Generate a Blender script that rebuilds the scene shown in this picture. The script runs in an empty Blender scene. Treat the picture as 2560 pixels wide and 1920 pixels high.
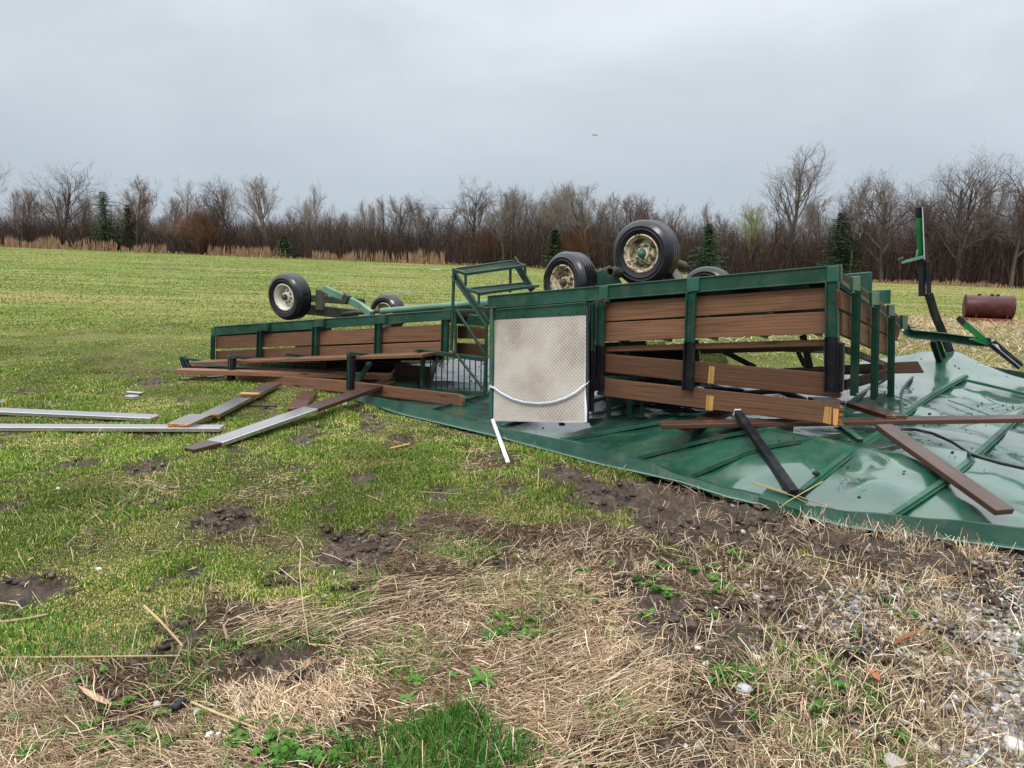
import bpy, math, random
import numpy as np
from mathutils import Vector, Matrix
random.seed(7); RNG = np.random.default_rng(11)
R = math.radians
SC = bpy.context.scene
COL = SC.collection

# ------------------------------------------------------------------ camera
CAMH = 1.6; FPX = 1849.0; PITCH = math.atan(335 / FPX); ROLL = R(1.0)
_r = Vector((1, 0, 0)); _f = Vector((0, math.cos(PITCH), -math.sin(PITCH))); _u = Vector((0, math.sin(PITCH), math.cos(PITCH)))
CR = _r * math.cos(ROLL) + _u * math.sin(ROLL); CU = _u * math.cos(ROLL) - _r * math.sin(ROLL); CF = _f
cam_d = bpy.data.cameras.new('camera'); cam = bpy.data.objects.new('camera', cam_d); COL.objects.link(cam)
cam_d.sensor_width = 36; cam_d.lens = FPX / 2560 * 36; cam_d.clip_start = 0.05; cam_d.clip_end = 5000
m = Matrix.Identity(4)
for i in range(3):
    m[i][0] = CR[i]; m[i][1] = CU[i]; m[i][2] = -CF[i]
m[0][3], m[1][3], m[2][3] = 0, 0, CAMH
cam.matrix_world = m; SC.camera = cam
EYE = Vector((0, 0, CAMH))

# ------------------------------------------------------------------ world, sun, exposure
SUN_EL, SUN_AZ = 52, 200          # azimuth measured from +Y, clockwise
w = bpy.data.worlds.new('World'); SC.world = w; w.use_nodes = True
nt = w.node_tree; nt.nodes.clear(); N = nt.nodes.new; L = nt.links.new
out = N('ShaderNodeOutputWorld'); bg = N('ShaderNodeBackground'); L(bg.outputs[0], out.inputs[0]); bg.inputs[1].default_value = 1.0
tc = N('ShaderNodeTexCoord'); sep = N('ShaderNodeSeparateXYZ'); L(tc.outputs['Generated'], sep.inputs[0])
ramp = N('ShaderNodeValToRGB'); L(sep.outputs['Z'], ramp.inputs[0])
els = ramp.color_ramp.elements
els[0].position = 0.0; els[0].color = (.395, .455, .525, 1)
els[1].position = 1.0; els[1].color = (2.30, 2.34, 2.42, 1)
for pos, c in ((.08, (.43, .485, .545)), (.20, (.53, .575, .62)), (.34, (.66, .70, .74)), (.50, (1.15, 1.18, 1.24)), (.72, (1.9, 1.94, 2.02))):
    e = els.new(pos); e.color = (*c, 1)
mp = N('ShaderNodeMapping'); L(tc.outputs['Generated'], mp.inputs[0]); mp.inputs['Scale'].default_value = (1.5, 1.5, 4.2); mp.inputs['Rotation'].default_value = (0, .12, .3)
n1 = N('ShaderNodeTexNoise'); L(mp.outputs[0], n1.inputs[0]); n1.inputs['Scale'].default_value = 1.5; n1.inputs['Detail'].default_value = 5; n1.inputs['Roughness'].default_value = .5; n1.inputs['Distortion'].default_value = .35
cr = N('ShaderNodeValToRGB'); L(n1.outputs[0], cr.inputs[0])
cr.color_ramp.elements[0].position = .3; cr.color_ramp.elements[0].color = (.85, .865, .875, 1)
cr.color_ramp.elements[1].position = .68; cr.color_ramp.elements[1].color = (1.13, 1.125, 1.12, 1)
# clouds flatten out towards the horizon
fade = N('ShaderNodeMapRange'); L(sep.outputs['Z'], fade.inputs[0]); fade.inputs[1].default_value = .02; fade.inputs[2].default_value = .25; fade.inputs[3].default_value = .25
mx0 = N('ShaderNodeMixRGB'); L(fade.outputs[0], mx0.inputs[0]); mx0.inputs[1].default_value = (1, 1, 1, 1); L(cr.outputs[0], mx0.inputs[2])
mul = N('ShaderNodeMixRGB'); mul.blend_type = 'MULTIPLY'; mul.inputs[0].default_value = 1; L(ramp.outputs[0], mul.inputs[1]); L(mx0.outputs[0], mul.inputs[2])
sky = N('ShaderNodeTexSky'); sky.sky_type = 'NISHITA'; sky.sun_disc = False; sky.sun_elevation = R(SUN_EL); sky.sun_rotation = R(SUN_AZ)
sk = N('ShaderNodeMixRGB'); sk.blend_type = 'MULTIPLY'; sk.inputs[0].default_value = 1; L(sky.outputs[0], sk.inputs[1]); sk.inputs[2].default_value = (.006, .006, .006, 1)
add = N('ShaderNodeMixRGB'); add.blend_type = 'ADD'; add.inputs[0].default_value = 1; L(mul.outputs[0], add.inputs[1]); L(sk.outputs[0], add.inputs[2])
L(add.outputs[0], bg.inputs[0])
sd = bpy.data.lights.new('sun', 'SUN'); sd.energy = 1.5; sd.angle = R(18); sd.color = (1, .97, .92)
so = bpy.data.objects.new('sun', sd); COL.objects.link(so)
az = R(SUN_AZ); el = R(SUN_EL)
sdir = Vector((math.sin(az) * math.cos(el), math.cos(az) * math.cos(el), math.sin(el)))
so.rotation_euler = (-sdir).to_track_quat('-Z', 'Y').to_euler()
SC.view_settings.view_transform = 'Standard'; SC.view_settings.look = 'None'; SC.view_settings.gamma = 1
SC.view_settings.use_curve_mapping = False; SC.view_settings.exposure = 0.22

# ------------------------------------------------------------------ pixels to places
def ray(u, v):
    return CF + CR * ((u - 1280) / FPX) - CU * ((v - 960) / FPX)
def terr(x, y):
    x = np.asarray(x, float); y = np.asarray(y, float)
    t = np.clip((y - 9) / 26, 0, 1); t = t * t * (3 - 2 * t)
    xx = np.clip(x, -110, 110); yy = np.clip(y, 0, 125)
    return t * (-.01864 * xx - .0052 * yy)
def Pz(u, v, z=0.0):                     # where the ray meets height z
    d = ray(u, v); return EYE + d * ((z - CAMH) / d.z)
def Pd(u, v, depth):                     # at a given distance along +Y
    d = ray(u, v); return EYE + d * (depth / d.y)
def G(u, v, dz=0.0):                     # on the ground
    p = Pz(u, v, dz)
    for _ in range(12):
        p = Pz(u, v, float(terr(p.x, p.y)) + dz)
    return p
class Plane:
    def __init__(s, a, b):               # vertical plane through two ground positions; n looks at the camera
        s.a = Vector((*a, 0)); s.b = Vector((*b, 0)); s.d = (s.b - s.a).normalized()
        s.n = Vector((s.d.y, -s.d.x, 0))
        if s.n.dot(-s.a) < 0: s.n = -s.n
    def __call__(s, u, v, off=0.0):      # off > 0 is behind the plane
        d = ray(u, v); o = s.a - s.n * off
        return EYE + d * ((o - EYE).dot(s.n) / d.dot(s.n))
def c1(x, y): return 400 + x * .38427, 600 + y * .38427
def c2(x, y): return 1100 + x * .36166, 500 + y * .36166
def c3(x, y): return 1700 + x * .38879, 500 + y * .38879
def c4(x, y): return 1700 + x * .38879, 850 + y * .38879
def c5(x, y): return 850 + x * .38427, 850 + y * .38427
def c6(x, y): return x * .38879, 900 + y * .38879

SA = Plane((-.21, 7.2), (2.31, 5.3))     # near side of the near wagon
EA = Plane((2.31, 5.3), (3.66, 7.1))     # its open end on the right
SB = Plane((-3.9, 9.6), (-.667, 7.8))    # near side of the far wagon
BACK_A = -SA.n; BACK_B = -SB.n

# ------------------------------------------------------------------ mesh builder
class MB:
    def __init__(s): s.v = []; s.f = []; s.uv = []
    def face(s, idx, uv=None):
        s.f.append(tuple(idx)); s.uv.append(uv if uv else [(0, 0)] * len(idx))
    def hexa(s, b, t, ul=1.0, uw=.1):    # b, t: 4 points each ring
        o = len(s.v); s.v += [Vector(p) for p in b] + [Vector(p) for p in t]
        r1, r2 = random.random() * 20, random.random() * 20
        q = lambda: [(r1, r2), (r1 + ul, r2), (r1 + ul, r2 + uw), (r1, r2 + uw)]
        s.face((o + 3, o + 2, o + 1, o), q()); s.face((o + 4, o + 5, o + 6, o + 7), q())
        for i in range(4):
            j = (i + 1) % 4
            s.face((o + i, o + j, o + 4 + j, o + 4 + i), q())
    def slab(s, pts, n, th):             # quad pts (TL, TR, BR, BL) pushed th along n
        n = Vector(n).normalized(); pts = [Vector(p) for p in pts]
        L_ = (pts[1] - pts[0]).length; W_ = (pts[3] - pts[0]).length
        o = len(s.v); s.v += pts + [p + n * th for p in pts]
        r1, r2 = random.random() * 20, random.random() * 20
        if L_ >= W_: q = [(r1, r2), (r1 + L_, r2), (r1 + L_, r2 + W_), (r1, r2 + W_)]
        else: q = [(r1, r2), (r1, r2 + L_), (r1 + W_, r2 + L_), (r1 + W_, r2)]
        s.face((o, o + 1, o + 2, o + 3), q); s.face((o + 7, o + 6, o + 5, o + 4), q)
        for i in range(4):
            j = (i + 1) % 4; l = (pts[i] - pts[j]).length
            s.face((o + j, o + i, o + 4 + i, o + 4 + j), [(r1, r2), (r1 + l, r2), (r1 + l, r2 + th), (r1, r2 + th)])
    def prof(s, p0, p1, prof, up=(0, 0, 1), cap=True, scale1=1.0):   # sweep a closed profile (a across, b along up)
        p0 = Vector(p0); p1 = Vector(p1); d = (p1 - p0); L_ = d.length
        if L_ < 1e-6: return
        d /= L_; up = Vector(up); a = d.cross(up)
        if a.length < 1e-4: a = d.cross(Vector((1, 0, 0)))
        a.normalize(); b = a.cross(d).normalized()
        o = len(s.v); n = len(prof)
        for p in prof: s.v.append(p0 + a * p[0] + b * p[1])
        for p in prof: s.v.append(p1 + (a * p[0] + b * p[1]) * scale1)
        r1, r2 = random.random() * 20, random.random() * 20; acc = 0
        for i in range(n):
            j = (i + 1) % n; l = math.dist(prof[i], prof[j])
            s.face((o + i, o + j, o + n + j, o + n + i), [(r1, r2 + acc), (r1, r2 + acc + l), (r1 + L_, r2 + acc + l), (r1 + L_, r2 + acc)])
            acc += l
        if cap:
            s.face([o + i for i in range(n)][::-1]); s.face([o + n + i for i in range(n)])
    def bar(s, p0, p1, wd, ht, up=(0, 0, 1)):
        a, b = wd / 2, ht / 2; s.prof(p0, p1, [(-a, -b), (a, -b), (a, b), (-a, b)], up)
    def angle(s, p0, p1, wd, ht, t=.006, up=(0, 0, 1)):
        a, b = wd / 2, ht / 2
        s.prof(p0, p1, [(-a, -b), (a, -b), (a, -b + t), (-a + t, -b + t), (-a + t, b), (-a, b)], up)
    def channel(s, p0, p1, wd, ht, t=.008, up=(0, 0, 1)):
        a, b = wd / 2, ht / 2
        s.prof(p0, p1, [(-a, -b), (a, -b), (a, -b + t), (-a + t, -b + t), (-a + t, b - t), (a, b - t), (a, b), (-a, b)], up)
    def tube(s, pts, r, n=8, r1=None):
        pts = [Vector(p) for p in pts]; r1 = r if r1 is None else r1; K = len(pts)
        o = len(s.v); prev = None
        for k, p in enumerate(pts):
            d = (pts[min(k + 1, K - 1)] - pts[max(k - 1, 0)]).normalized()
            a = prev if prev is not None else (d.cross(Vector((0, 0, 1))) if abs(d.z) < .95 else d.cross(Vector((1, 0, 0))))
            a = (a - d * a.dot(d)).normalized(); prev = a; b = d.cross(a)
            rr = r + (r1 - r) * k / max(K - 1, 1)
            for i in range(n):
                t = 2 * math.pi * i / n; s.v.append(p + a * (math.cos(t) * rr) + b * (math.sin(t) * rr))
        for k in range(K - 1):
            for i in range(n):
                j = (i + 1) % n
                s.face((o + k * n + i, o + k * n + j, o + k * n + n + j, o + k * n + n + i), [(k * .1, i / n * .1), (k * .1, (i + 1) / n * .1), (k * .1 + .1, (i + 1) / n * .1), (k * .1 + .1, i / n * .1)])
        s.face([o + i for i in range(n)][::-1]); s.face([o + (K - 1) * n + i for i in range(n)])
    def lathe(s, prof, c, ax, n=48):     # prof: (radius, along axis)
        c = Vector(c); ax = Vector(ax).normalized(); a = ax.cross(Vector((0, 0, 1))).normalized(); b = a.cross(ax)
        o = len(s.v); K = len(prof)
        for (r, x) in prof:
            for i in range(n):
                t = 2 * math.pi * i / n; s.v.append(c + ax * x + a * (r * math.cos(t)) + b * (r * math.sin(t)))
        for k in range(K - 1):
            for i in range(n):
                j = (i + 1) % n
                s.face((o + k * n + i, o + k * n + j, o + k * n + n + j, o + k * n + n + i), [(i / n, k / K), ((i + 1) / n, k / K), ((i + 1) / n, (k + 1) / K), (i / n, (k + 1) / K)])
    def build(s, name, mat, parent=None, smooth=False, bevel=0, base=None):
        me = bpy.data.meshes.new(name)
        off = Vector((0, 0, 0))
        root = parent
        while root is not None and root.parent is not None: root = root.parent
        if root is not None: off = root.location.copy()
        elif base is not None: off = Vector(base)
        elif s.v:
            off = Vector((sum(v.x for v in s.v) / len(s.v), sum(v.y for v in s.v) / len(s.v), min(v.z for v in s.v)))
        me.from_pydata([tuple(v - off) for v in s.v], [], s.f)
        uvl = me.uv_layers.new(name='UVMap'); flat = [c for q in s.uv for p in q for c in p]
        uvl.data.foreach_set('uv', flat)
        me.materials.append(mat); me.validate(); me.update()
        o = bpy.data.objects.new(name, me); COL.objects.link(o)
        if parent is not None: o.parent = parent
        else: o.location = off
        if smooth:
            me.polygons.foreach_set('use_smooth', [True] * len(me.polygons))
            try: me.set_sharp_from_angle(angle=R(35))
            except Exception: pass
        if bevel:
            bm_ = o.modifiers.new('bevel', 'BEVEL'); bm_.width = bevel; bm_.segments = 1; bm_.limit_method = 'ANGLE'
        return o
def tag(o, label, cat, group=None, kind=None):
    o['label'] = label; o['category'] = cat
    if group: o['group'] = group
    if kind: o['kind'] = kind
    return o
def thing(name, loc, label, cat, group=None):
    o = bpy.data.objects.new(name, None); COL.objects.link(o); o.location = loc; o.empty_display_size = .2
    return tag(o, label, cat, group)
def structure(o, kind='structure'): o['kind'] = kind; return o

# ------------------------------------------------------------------ materials
def mat(name):
    m_ = bpy.data.materials.new(name); m_.use_nodes = True; nt_ = m_.node_tree
    return m_, nt_, nt_.nodes['Principled BSDF']
def noise(nt_, vec, scale, detail=4, rough=.5, dist=0):
    n = nt_.nodes.new('ShaderNodeTexNoise'); n.inputs['Scale'].default_value = scale; n.inputs['Detail'].default_value = detail
    n.inputs['Roughness'].default_value = rough; n.inputs['Distortion'].default_value = dist
    if vec is not None: nt_.links.new(vec, n.inputs['Vector'])
    return n.outputs[0]
def rampn(nt_, fac, stops):
    r = nt_.nodes.new('ShaderNodeValToRGB'); nt_.links.new(fac, r.inputs[0]); e = r.color_ramp.elements
    e[0].position = stops[0][0]; e[0].color = (*stops[0][1], 1) if not isinstance(stops[0][1], (int, float)) else (*[stops[0][1]] * 3, 1)
    e[1].position = stops[-1][0]; c = stops[-1][1]; e[1].color = (*c, 1) if not isinstance(c, (int, float)) else (c, c, c, 1)
    for p, c in stops[1:-1]:
        x = e.new(p); x.color = (*c, 1) if not isinstance(c, (int, float)) else (c, c, c, 1)
    return r.outputs[0]
def mix(nt_, fac, a, b, blend='MIX'):
    n = nt_.nodes.new('ShaderNodeMixRGB'); n.blend_type = blend
    for i, x in enumerate((fac, a, b)):
        if isinstance(x, (int, float)): n.inputs[i].default_value = x if i == 0 else (x, x, x, 1)
        elif isinstance(x, tuple): n.inputs[i].default_value = (*x, 1)
        else: nt_.links.new(x, n.inputs[i])
    return n.outputs[0]
def bump(nt_, b, h, strength=.3, dist=.01):
    n = nt_.nodes.new('ShaderNodeBump'); n.inputs['Strength'].default_value = strength; n.inputs['Distance'].default_value = dist
    nt_.links.new(h, n.inputs['Height']); nt_.links.new(n.outputs[0], b.inputs['Normal'])
def coords(nt_, kind='Object', scale=(1, 1, 1), rot=(0, 0, 0)):
    t = nt_.nodes.new('ShaderNodeTexCoord'); mp_ = nt_.nodes.new('ShaderNodeMapping'); nt_.links.new(t.outputs[kind], mp_.inputs[0])
    mp_.inputs['Scale'].default_value = scale; mp_.inputs['Rotation'].default_value = rot
    return mp_.outputs[0]
def painted(name, c_, dirt=.35, rough=(.25, .5), chip=None, wet=0.0, cior=1.5):
    m_, t, b = mat(name); co = coords(t)
    big = noise(t, co, 2.2, 6, .6); fine = noise(t, co, 45, 4, .6); mid = noise(t, co, 9, 5, .65)
    c2_ = tuple(x * .62 for x in c_); c3_ = tuple(min(1, x * 1.35 + .01) for x in c_)
    col = rampn(t, big, [(.3, c2_), (.52, c_), (.72, c3_)])
    d = rampn(t, mid, [(.50, 0.0), (.74, dirt)])
    col = mix(t, d, col, (.10, .075, .05))
    if chip:
        sc_ = rampn(t, noise(t, coords(t, scale=(1, 1, 9)), 26, 3, .7), [(.70, 0.0), (.73, .8)])
        col = mix(t, sc_, col, chip)
    t.links.new(col, b.inputs['Base Color'])
    rr = rampn(t, mid, [(.3, rough[0]), (.7, rough[1])]); t.links.new(rr, b.inputs['Roughness'])
    b.inputs['Specular IOR Level'].default_value = .3
    if wet: b.inputs['Coat Weight'].default_value = wet; b.inputs['Coat IOR'].default_value = cior; t.links.new(rampn(t, noise(t, co, 3.2, 6, .65), [(.4, .05), (.68, .26)]), b.inputs['Coat Roughness'])
    bump(t, b, fine, .12, .004)
    return m_
def wood(name, c_, rough=(.35, .6), wet=0.0, ior=1.5, knots=True):
    m_, t, b = mat(name)
    uvc = coords(t, 'UV', (.9, 17, 1)); g = noise(t, uvc, 2.4, 7, .62, .6)
    co2 = coords(t, 'UV', (1.0, 7.5, 1))
    wv = t.nodes.new('ShaderNodeTexWave'); wv.wave_type = 'RINGS'; wv.inputs['Scale'].default_value = 1.7; wv.inputs['Distortion'].default_value = 5; wv.inputs['Detail'].default_value = 3; wv.inputs['Detail Scale'].default_value = 1.2
    t.links.new(co2, wv.inputs['Vector'])
    dk = tuple(x * .5 for x in c_); lt = tuple(min(1, x * 1.35) for x in c_)
    col = rampn(t, g, [(.28, dk), (.48, c_), (.74, lt)])
    col = mix(t, rampn(t, wv.outputs[0], [(.2, 0.0), (.9, .45)]), col, tuple(x * .55 for x in c_))
    bl = noise(t, coords(t), 2.6, 5, .6)
    col = mix(t, rampn(t, bl, [(.42, 0.0), (.72, .5)]), col, tuple(x * .5 + .012 for x in c_))
    if knots:
        vo = t.nodes.new('ShaderNodeTexVoronoi'); t.links.new(coords(t, 'UV', (1.6, 9, 1)), vo.inputs['Vector']); vo.inputs['Scale'].default_value = .85
        col = mix(t, rampn(t, vo.outputs['Distance'], [(.05, .85), (.14, 0.0)]), col, tuple(x * .2 for x in c_))
    oi = t.nodes.new('ShaderNodeObjectInfo'); hv = t.nodes.new('ShaderNodeHueSaturation'); t.links.new(col, hv.inputs['Color'])
    mr = t.nodes.new('ShaderNodeMapRange'); mr.inputs[3].default_value = .62; mr.inputs[4].default_value = 1.3; t.links.new(oi.outputs['Random'], mr.inputs[0]); t.links.new(mr.outputs[0], hv.inputs['Value'])
    t.links.new(hv.outputs[0], b.inputs['Base Color'])
    t.links.new(rampn(t, bl, [(.35, rough[0]), (.65, rough[1])]), b.inputs['Roughness'])
    b.inputs['IOR'].default_value = ior; b.inputs['Specular IOR Level'].default_value = .22 if ior < 1.55 else .5
    if wet:
        b.inputs['Coat Weight'].default_value = wet; b.inputs['Coat Roughness'].default_value = .12; b.inputs['Coat IOR'].default_value = ior
    bump(t, b, g, .35, .003)
    return m_
def vcol(name, rough=.7, spec=.3, trans=.0):
    m_, t, b = mat(name); a = t.nodes.new('ShaderNodeAttribute'); a.attribute_name = 'Col'
    t.links.new(a.outputs['Color'], b.inputs['Base Color']); b.inputs['Roughness'].default_value = rough; b.inputs['Specular IOR Level'].default_value = spec
    return m_
M = {}
M['green'] = painted('green_paint', (.015, .064, .042), .5, (.25, .5), chip=(.08, .28, .13))
M['green_end'] = painted('green_paint_scuffed', (.024, .095, .062), .5, (.25, .5), chip=(.13, .5, .2))
M['green_pale'] = painted('pale_green_paint', (.11, .22, .155), .35, (.3, .5))
M['green_bright'] = painted('bright_green_paint', (.008, .125, .028), .35, (.3, .5), chip=(.01, .012, .01))
M['green_dark'] = painted('dark_green_paint', (.012, .046, .032), .4, (.3, .5))
M['roof'] = painted('canopy_paint', (.015, .078, .050), .5, (.2, .4), wet=1.0, cior=1.62)
M['black'] = painted('black_coating', (.007, .008, .012), .15, (.3, .5))
M['black_scuffed'] = painted('black_coating_scuffed', (.014, .016, .020), .2, (.3, .5), chip=(.02, .22, .08))
M['gear'] = painted('muddy_running_gear', (.040, .050, .032), .8, (.4, .7))
M['wood'] = wood('brown_stained_wood', (.175, .088, .050))
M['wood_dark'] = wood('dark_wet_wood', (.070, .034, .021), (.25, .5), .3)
M['wood_shade'] = wood('brown_wood_dull_shaded', (.055, .030, .020), (.5, .7))  # dry wood, colour darkened to carry the shade inside the wagons
M['wood_wet'] = wood('wet_board_sky_pale', (.30, .27, .265), (.08, .2), 1.0, 2.6, False)  # pale base colour stands in for part of the sky's reflection
M['wood_side'] = wood('grey_weathered_wood', (.115, .082, .066), (.15, .45), .7, 1.8, False)
M['raw'] = wood('raw_orange_wood', (.60, .27, .075), (.5, .7), knots=False)
M['raw_pale'] = wood('raw_yellow_wood', (.40, .23, .07), (.5, .7), knots=False)
M['white'] = painted('white_paint', (.55, .56, .58), .06, (.3, .5))
M['hose'] = painted('pale_grey_hose', (.50, .53, .60), .15, (.3, .5))
M['steel'] = painted('galvanised_steel', (.45, .46, .48), .2, (.3, .5))
M['stalk'] = wood('dry_stalk', (.46, .35, .19), (.5, .7), knots=False)
M['husk'] = wood('dry_husk', (.52, .33, .22), (.5, .7), knots=False)
M['bark_chip'] = wood('red_bark_chip', (.36, .13, .06), (.4, .6), knots=False)
M['tank'] = painted('oxblood_tank_paint', (.060, .012, .012), .3, (.3, .5))
M['pallet'] = wood('reddish_pallet_wood', (.32, .11, .055), (.5, .7), knots=False)
M['grass'] = vcol('grass_blades', .55, .12); M['straw'] = vcol('dead_stems', .7, .10); M['stone'] = vcol('gravel_stones', .5, .3)
M['bark'] = vcol('bark', .9, .05); M['twig'] = vcol('twigs', .9, .05); M['weed'] = vcol('weed_leaves', .5, .15); M['clod'] = vcol('mud_clods', .5, .25)
m_, t, b = mat('tyre_rubber'); co = coords(t)
t.links.new(rampn(t, noise(t, co, 14, 6, .65), [(.4, (.006, .007, .009)), (.68, (.010, .011, .013)), (.85, (.035, .028, .02))]), b.inputs['Base Color'])
t.links.new(rampn(t, noise(t, co, 5, 4), [(.35, .16), (.7, .42)]), b.inputs['Roughness']); b.inputs['Coat Weight'].default_value = .3; b.inputs['Coat Roughness'].default_value = .15; b.inputs['Specular IOR Level'].default_value = .35
bump(t, b, noise(t, co, 60, 3), .15, .003); M['tyre'] = m_
def rimmat(name, c_, mud):
    m_, t, b = mat(name); co = coords(t)
    col = rampn(t, noise(t, co, 6, 4), [(.3, tuple(x * .7 for x in c_)), (.6, c_)])
    col = mix(t, rampn(t, noise(t, co, 13, 7, .72), [(mud, 0.0), (mud + .08, .92)]), col, (.085, .052, .030))
    t.links.new(col, b.inputs['Base Color']); b.inputs['Roughness'].default_value = .5; bump(t, b, noise(t, co, 30, 5, .7), .5, .006)
    return m_
M['rim'] = rimmat('cream_rim_rusty', (.66, .57, .38), .48); M['rim_white'] = rimmat('off_white_rim', (.68, .64, .55), .60)
M['hub'] = rimmat('green_hub_muddy', (.03, .13, .07), .56)
# tread plate
m_, t, b = mat('diamond_tread_plate'); uv = coords(t, 'UV')
def wave(rot, sc):
    wv = t.nodes.new('ShaderNodeTexWave'); wv.inputs['Scale'].default_value = sc; wv.inputs['Distortion'].default_value = 0
    t.links.new(coords(t, 'UV', (1, 1, 1), (0, 0, rot)), wv.inputs['Vector']); return wv.outputs[0]
mm = t.nodes.new('ShaderNodeMath'); mm.operation = 'MULTIPLY'; t.links.new(wave(R(45), 11.5), mm.inputs[0]); t.links.new(wave(R(-45), 11.5), mm.inputs[1])
pat = rampn(t, mm.outputs[0], [(.25, 0.0), (.6, 1.0)])
base = rampn(t, noise(t, coords(t), 1.8, 6, .6), [(.36, (.185, .150, .120)), (.5, (.29, .25, .205)), (.66, (.35, .315, .27))])
base = mix(t, rampn(t, noise(t, coords(t), 4.5, 7, .7), [(.52, 0.0), (.72, .5)]), base, (.26, .20, .17))
base = mix(t, rampn(t, noise(t, coords(t, scale=(2, 2, 9)), 16, 4, .75), [(.68, 0.0), (.72, .45)]), base, (.2, .13, .08))
base = mix(t, pat, base, mix(t, .22, base, (.70, .69, .65)))
t.links.new(base, b.inputs['Base Color']); b.inputs['Metallic'].default_value = .15; b.inputs['Roughness'].default_value = .45; bump(t, b, mm.outputs[0], .3, .003)
M['plate'] = m_

# ------------------------------------------------------------------ numpy noise
def _h(ix, iy, s):
    n = (ix.astype(np.int64) * 374761393 + iy.astype(np.int64) * 668265263 + s * 1442695041) & 0xffffffff
    n = ((n ^ (n >> 13)) * 1274126177) & 0xffffffff
    return ((n ^ (n >> 16)) & 0xffff) / 65535.0
def vn(x, y, s=0):
    x0 = np.floor(x); y0 = np.floor(y); fx = x - x0; fy = y - y0; fx = fx * fx * (3 - 2 * fx); fy = fy * fy * (3 - 2 * fy)
    a = _h(x0, y0, s); b_ = _h(x0 + 1, y0, s); c = _h(x0, y0 + 1, s); d = _h(x0 + 1, y0 + 1, s)
    return (a * (1 - fx) + b_ * fx) * (1 - fy) + (c * (1 - fx) + d * fx) * fy
def fbm(x, y, s=0, o=4):
    r = 0; a = .5; t_ = 0
    for k in range(o):
        r = r + a * vn(x * 2 ** k + 17.3 * k, y * 2 ** k - 9.1 * k, s + k); t_ += a; a *= .5
    return r / t_
def sstep(a, b_, x): t_ = np.clip((x - a) / (b_ - a), 0, 1); return t_ * t_ * (3 - 2 * t_)
def sdist(poly, x, y):                   # signed distance, positive inside
    d = np.full(x.shape, 1e9); ins = np.zeros(x.shape, bool); n = len(poly)
    for i in range(n):
        (ax, ay), (bx, by) = poly[i], poly[(i + 1) % n]
        ex, ey = bx - ax, by - ay; t_ = np.clip(((x - ax) * ex + (y - ay) * ey) / (ex * ex + ey * ey + 1e-12), 0, 1)
        d = np.minimum(d, np.hypot(x - ax - t_ * ex, y - ay - t_ * ey))
        c = ((ay > y) != (by > y)) & (x < (bx - ax) * (y - ay) / (by - ay + 1e-12) + ax); ins ^= c
    return np.where(ins, d, -d)
def gp(pts): return [(p.x, p.y) for p in (Pz(u, v, 0) for u, v in pts)]

# ------------------------------------------------------------------ ground zones (maps over the near field)
GX = np.arange(-10, 10.001, .03); GY = np.arange(.8, 15, .03); XX, YY = np.meshgrid(GX, GY)
wob = (fbm(XX * 2.2, YY * 2.2, 3) - .5)
wob2 = (fbm(XX * 8, YY * 8, 9) - .5) * 1.8
def zone(pts, soft=.12, amp=.5, world=False):
    return sstep(-soft, soft, sdist(pts if world else gp(pts), XX, YY) + wob * amp + wob2 * amp * .6)
MUDS = [
 ([(1360,1185),(1420,1175),(1500,1200),(1600,1185),(1750,1185),(1900,1235),(2050,1275),(2250,1310),(2450,1340),(2700,1370),(2700,1480),(2480,1465),(2300,1440),(2150,1400),(1950,1395),(1800,1370),(1640,1345),(1540,1290),(1450,1265),(1375,1225)], .3),
 ([(480,1300),(560,1268),(650,1272),(680,1300),(600,1330),(500,1322)], .15),
 ([(750,1310),(850,1308),(960,1330),(1010,1365),(940,1400),(870,1400),(800,1360)], .2),
 ([(-80,1440),(200,1428),(190,1475),(60,1515),(-80,1510)], .15),
 ([(850,1005),(920,1010),(965,1055),(950,1080),(890,1050)], .25),
 ([(1560,1490),(1750,1470),(1980,1500),(2000,1570),(1850,1610),(1700,1640),(1560,1590)], .55),
 ([(880,1180),(930,1180),(935,1215),(885,1215)], .15), ([(1260,1210),(1310,1205),(1310,1235),(1265,1238)], .12),
 ([(330,950),(400,940),(420,955),(350,965)], .25), ([(350,1590),(450,1580),(470,1620),(380,1630)], .12),
 ([(660,1450),(760,1440),(770,1465),(680,1475)], .12), ([(1150,1400),(1290,1380),(1330,1420),(1220,1450)], .2)]
mud = np.zeros(XX.shape)
for p, a in MUDS: mud = np.maximum(mud, zone(p, .07, a))
patch = sstep(.56, .64, fbm(XX * 1.9, YY * 1.9, 401, 4) + wob2 * .06) * zone([(1250,1330),(1700,1380),(2560,1420),(2700,1450),(2400,1900),(1700,1900),(1400,1600)], .3, .5)
mud = np.maximum(mud, .85 * patch)
spots = sstep(.70, .73, fbm(XX * 2.3, YY * 2.3, 405, 4)) * sstep(9, 7, YY)
mud = np.maximum(mud, spots * .9)
bare = zone([(980,1640),(1230,1560),(1360,1640),(1340,1790),(1180,1830),(1000,1800),(940,1730)], .1, .35)
straw = zone([(-900,1640),(0,1640),(250,1610),(450,1570),(540,1500),(830,1480),(860,1420),(960,1290),(1130,1285),(1300,1300),(1480,1300),(1660,1335),(1900,1350),(2200,1380),(2700,1400),(3600,1460),(3600,4200),(-900,4200)], .10, .45)
straw = np.maximum(straw, .9 * zone([(1120,1115),(1210,1105),(1270,1150),(1180,1175)], .1, .5))
straw = np.maximum(straw, .6 * sstep(.60, .72, fbm(XX * 1.3, YY * 1.3, 21)))
gravel = zone([(2700,1440),(2530,1470),(2440,1540),(2430,1640),(2470,1760),(2460,1850),(2500,2100),(3600,2100),(3600,1500)], .12, .5)
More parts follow.
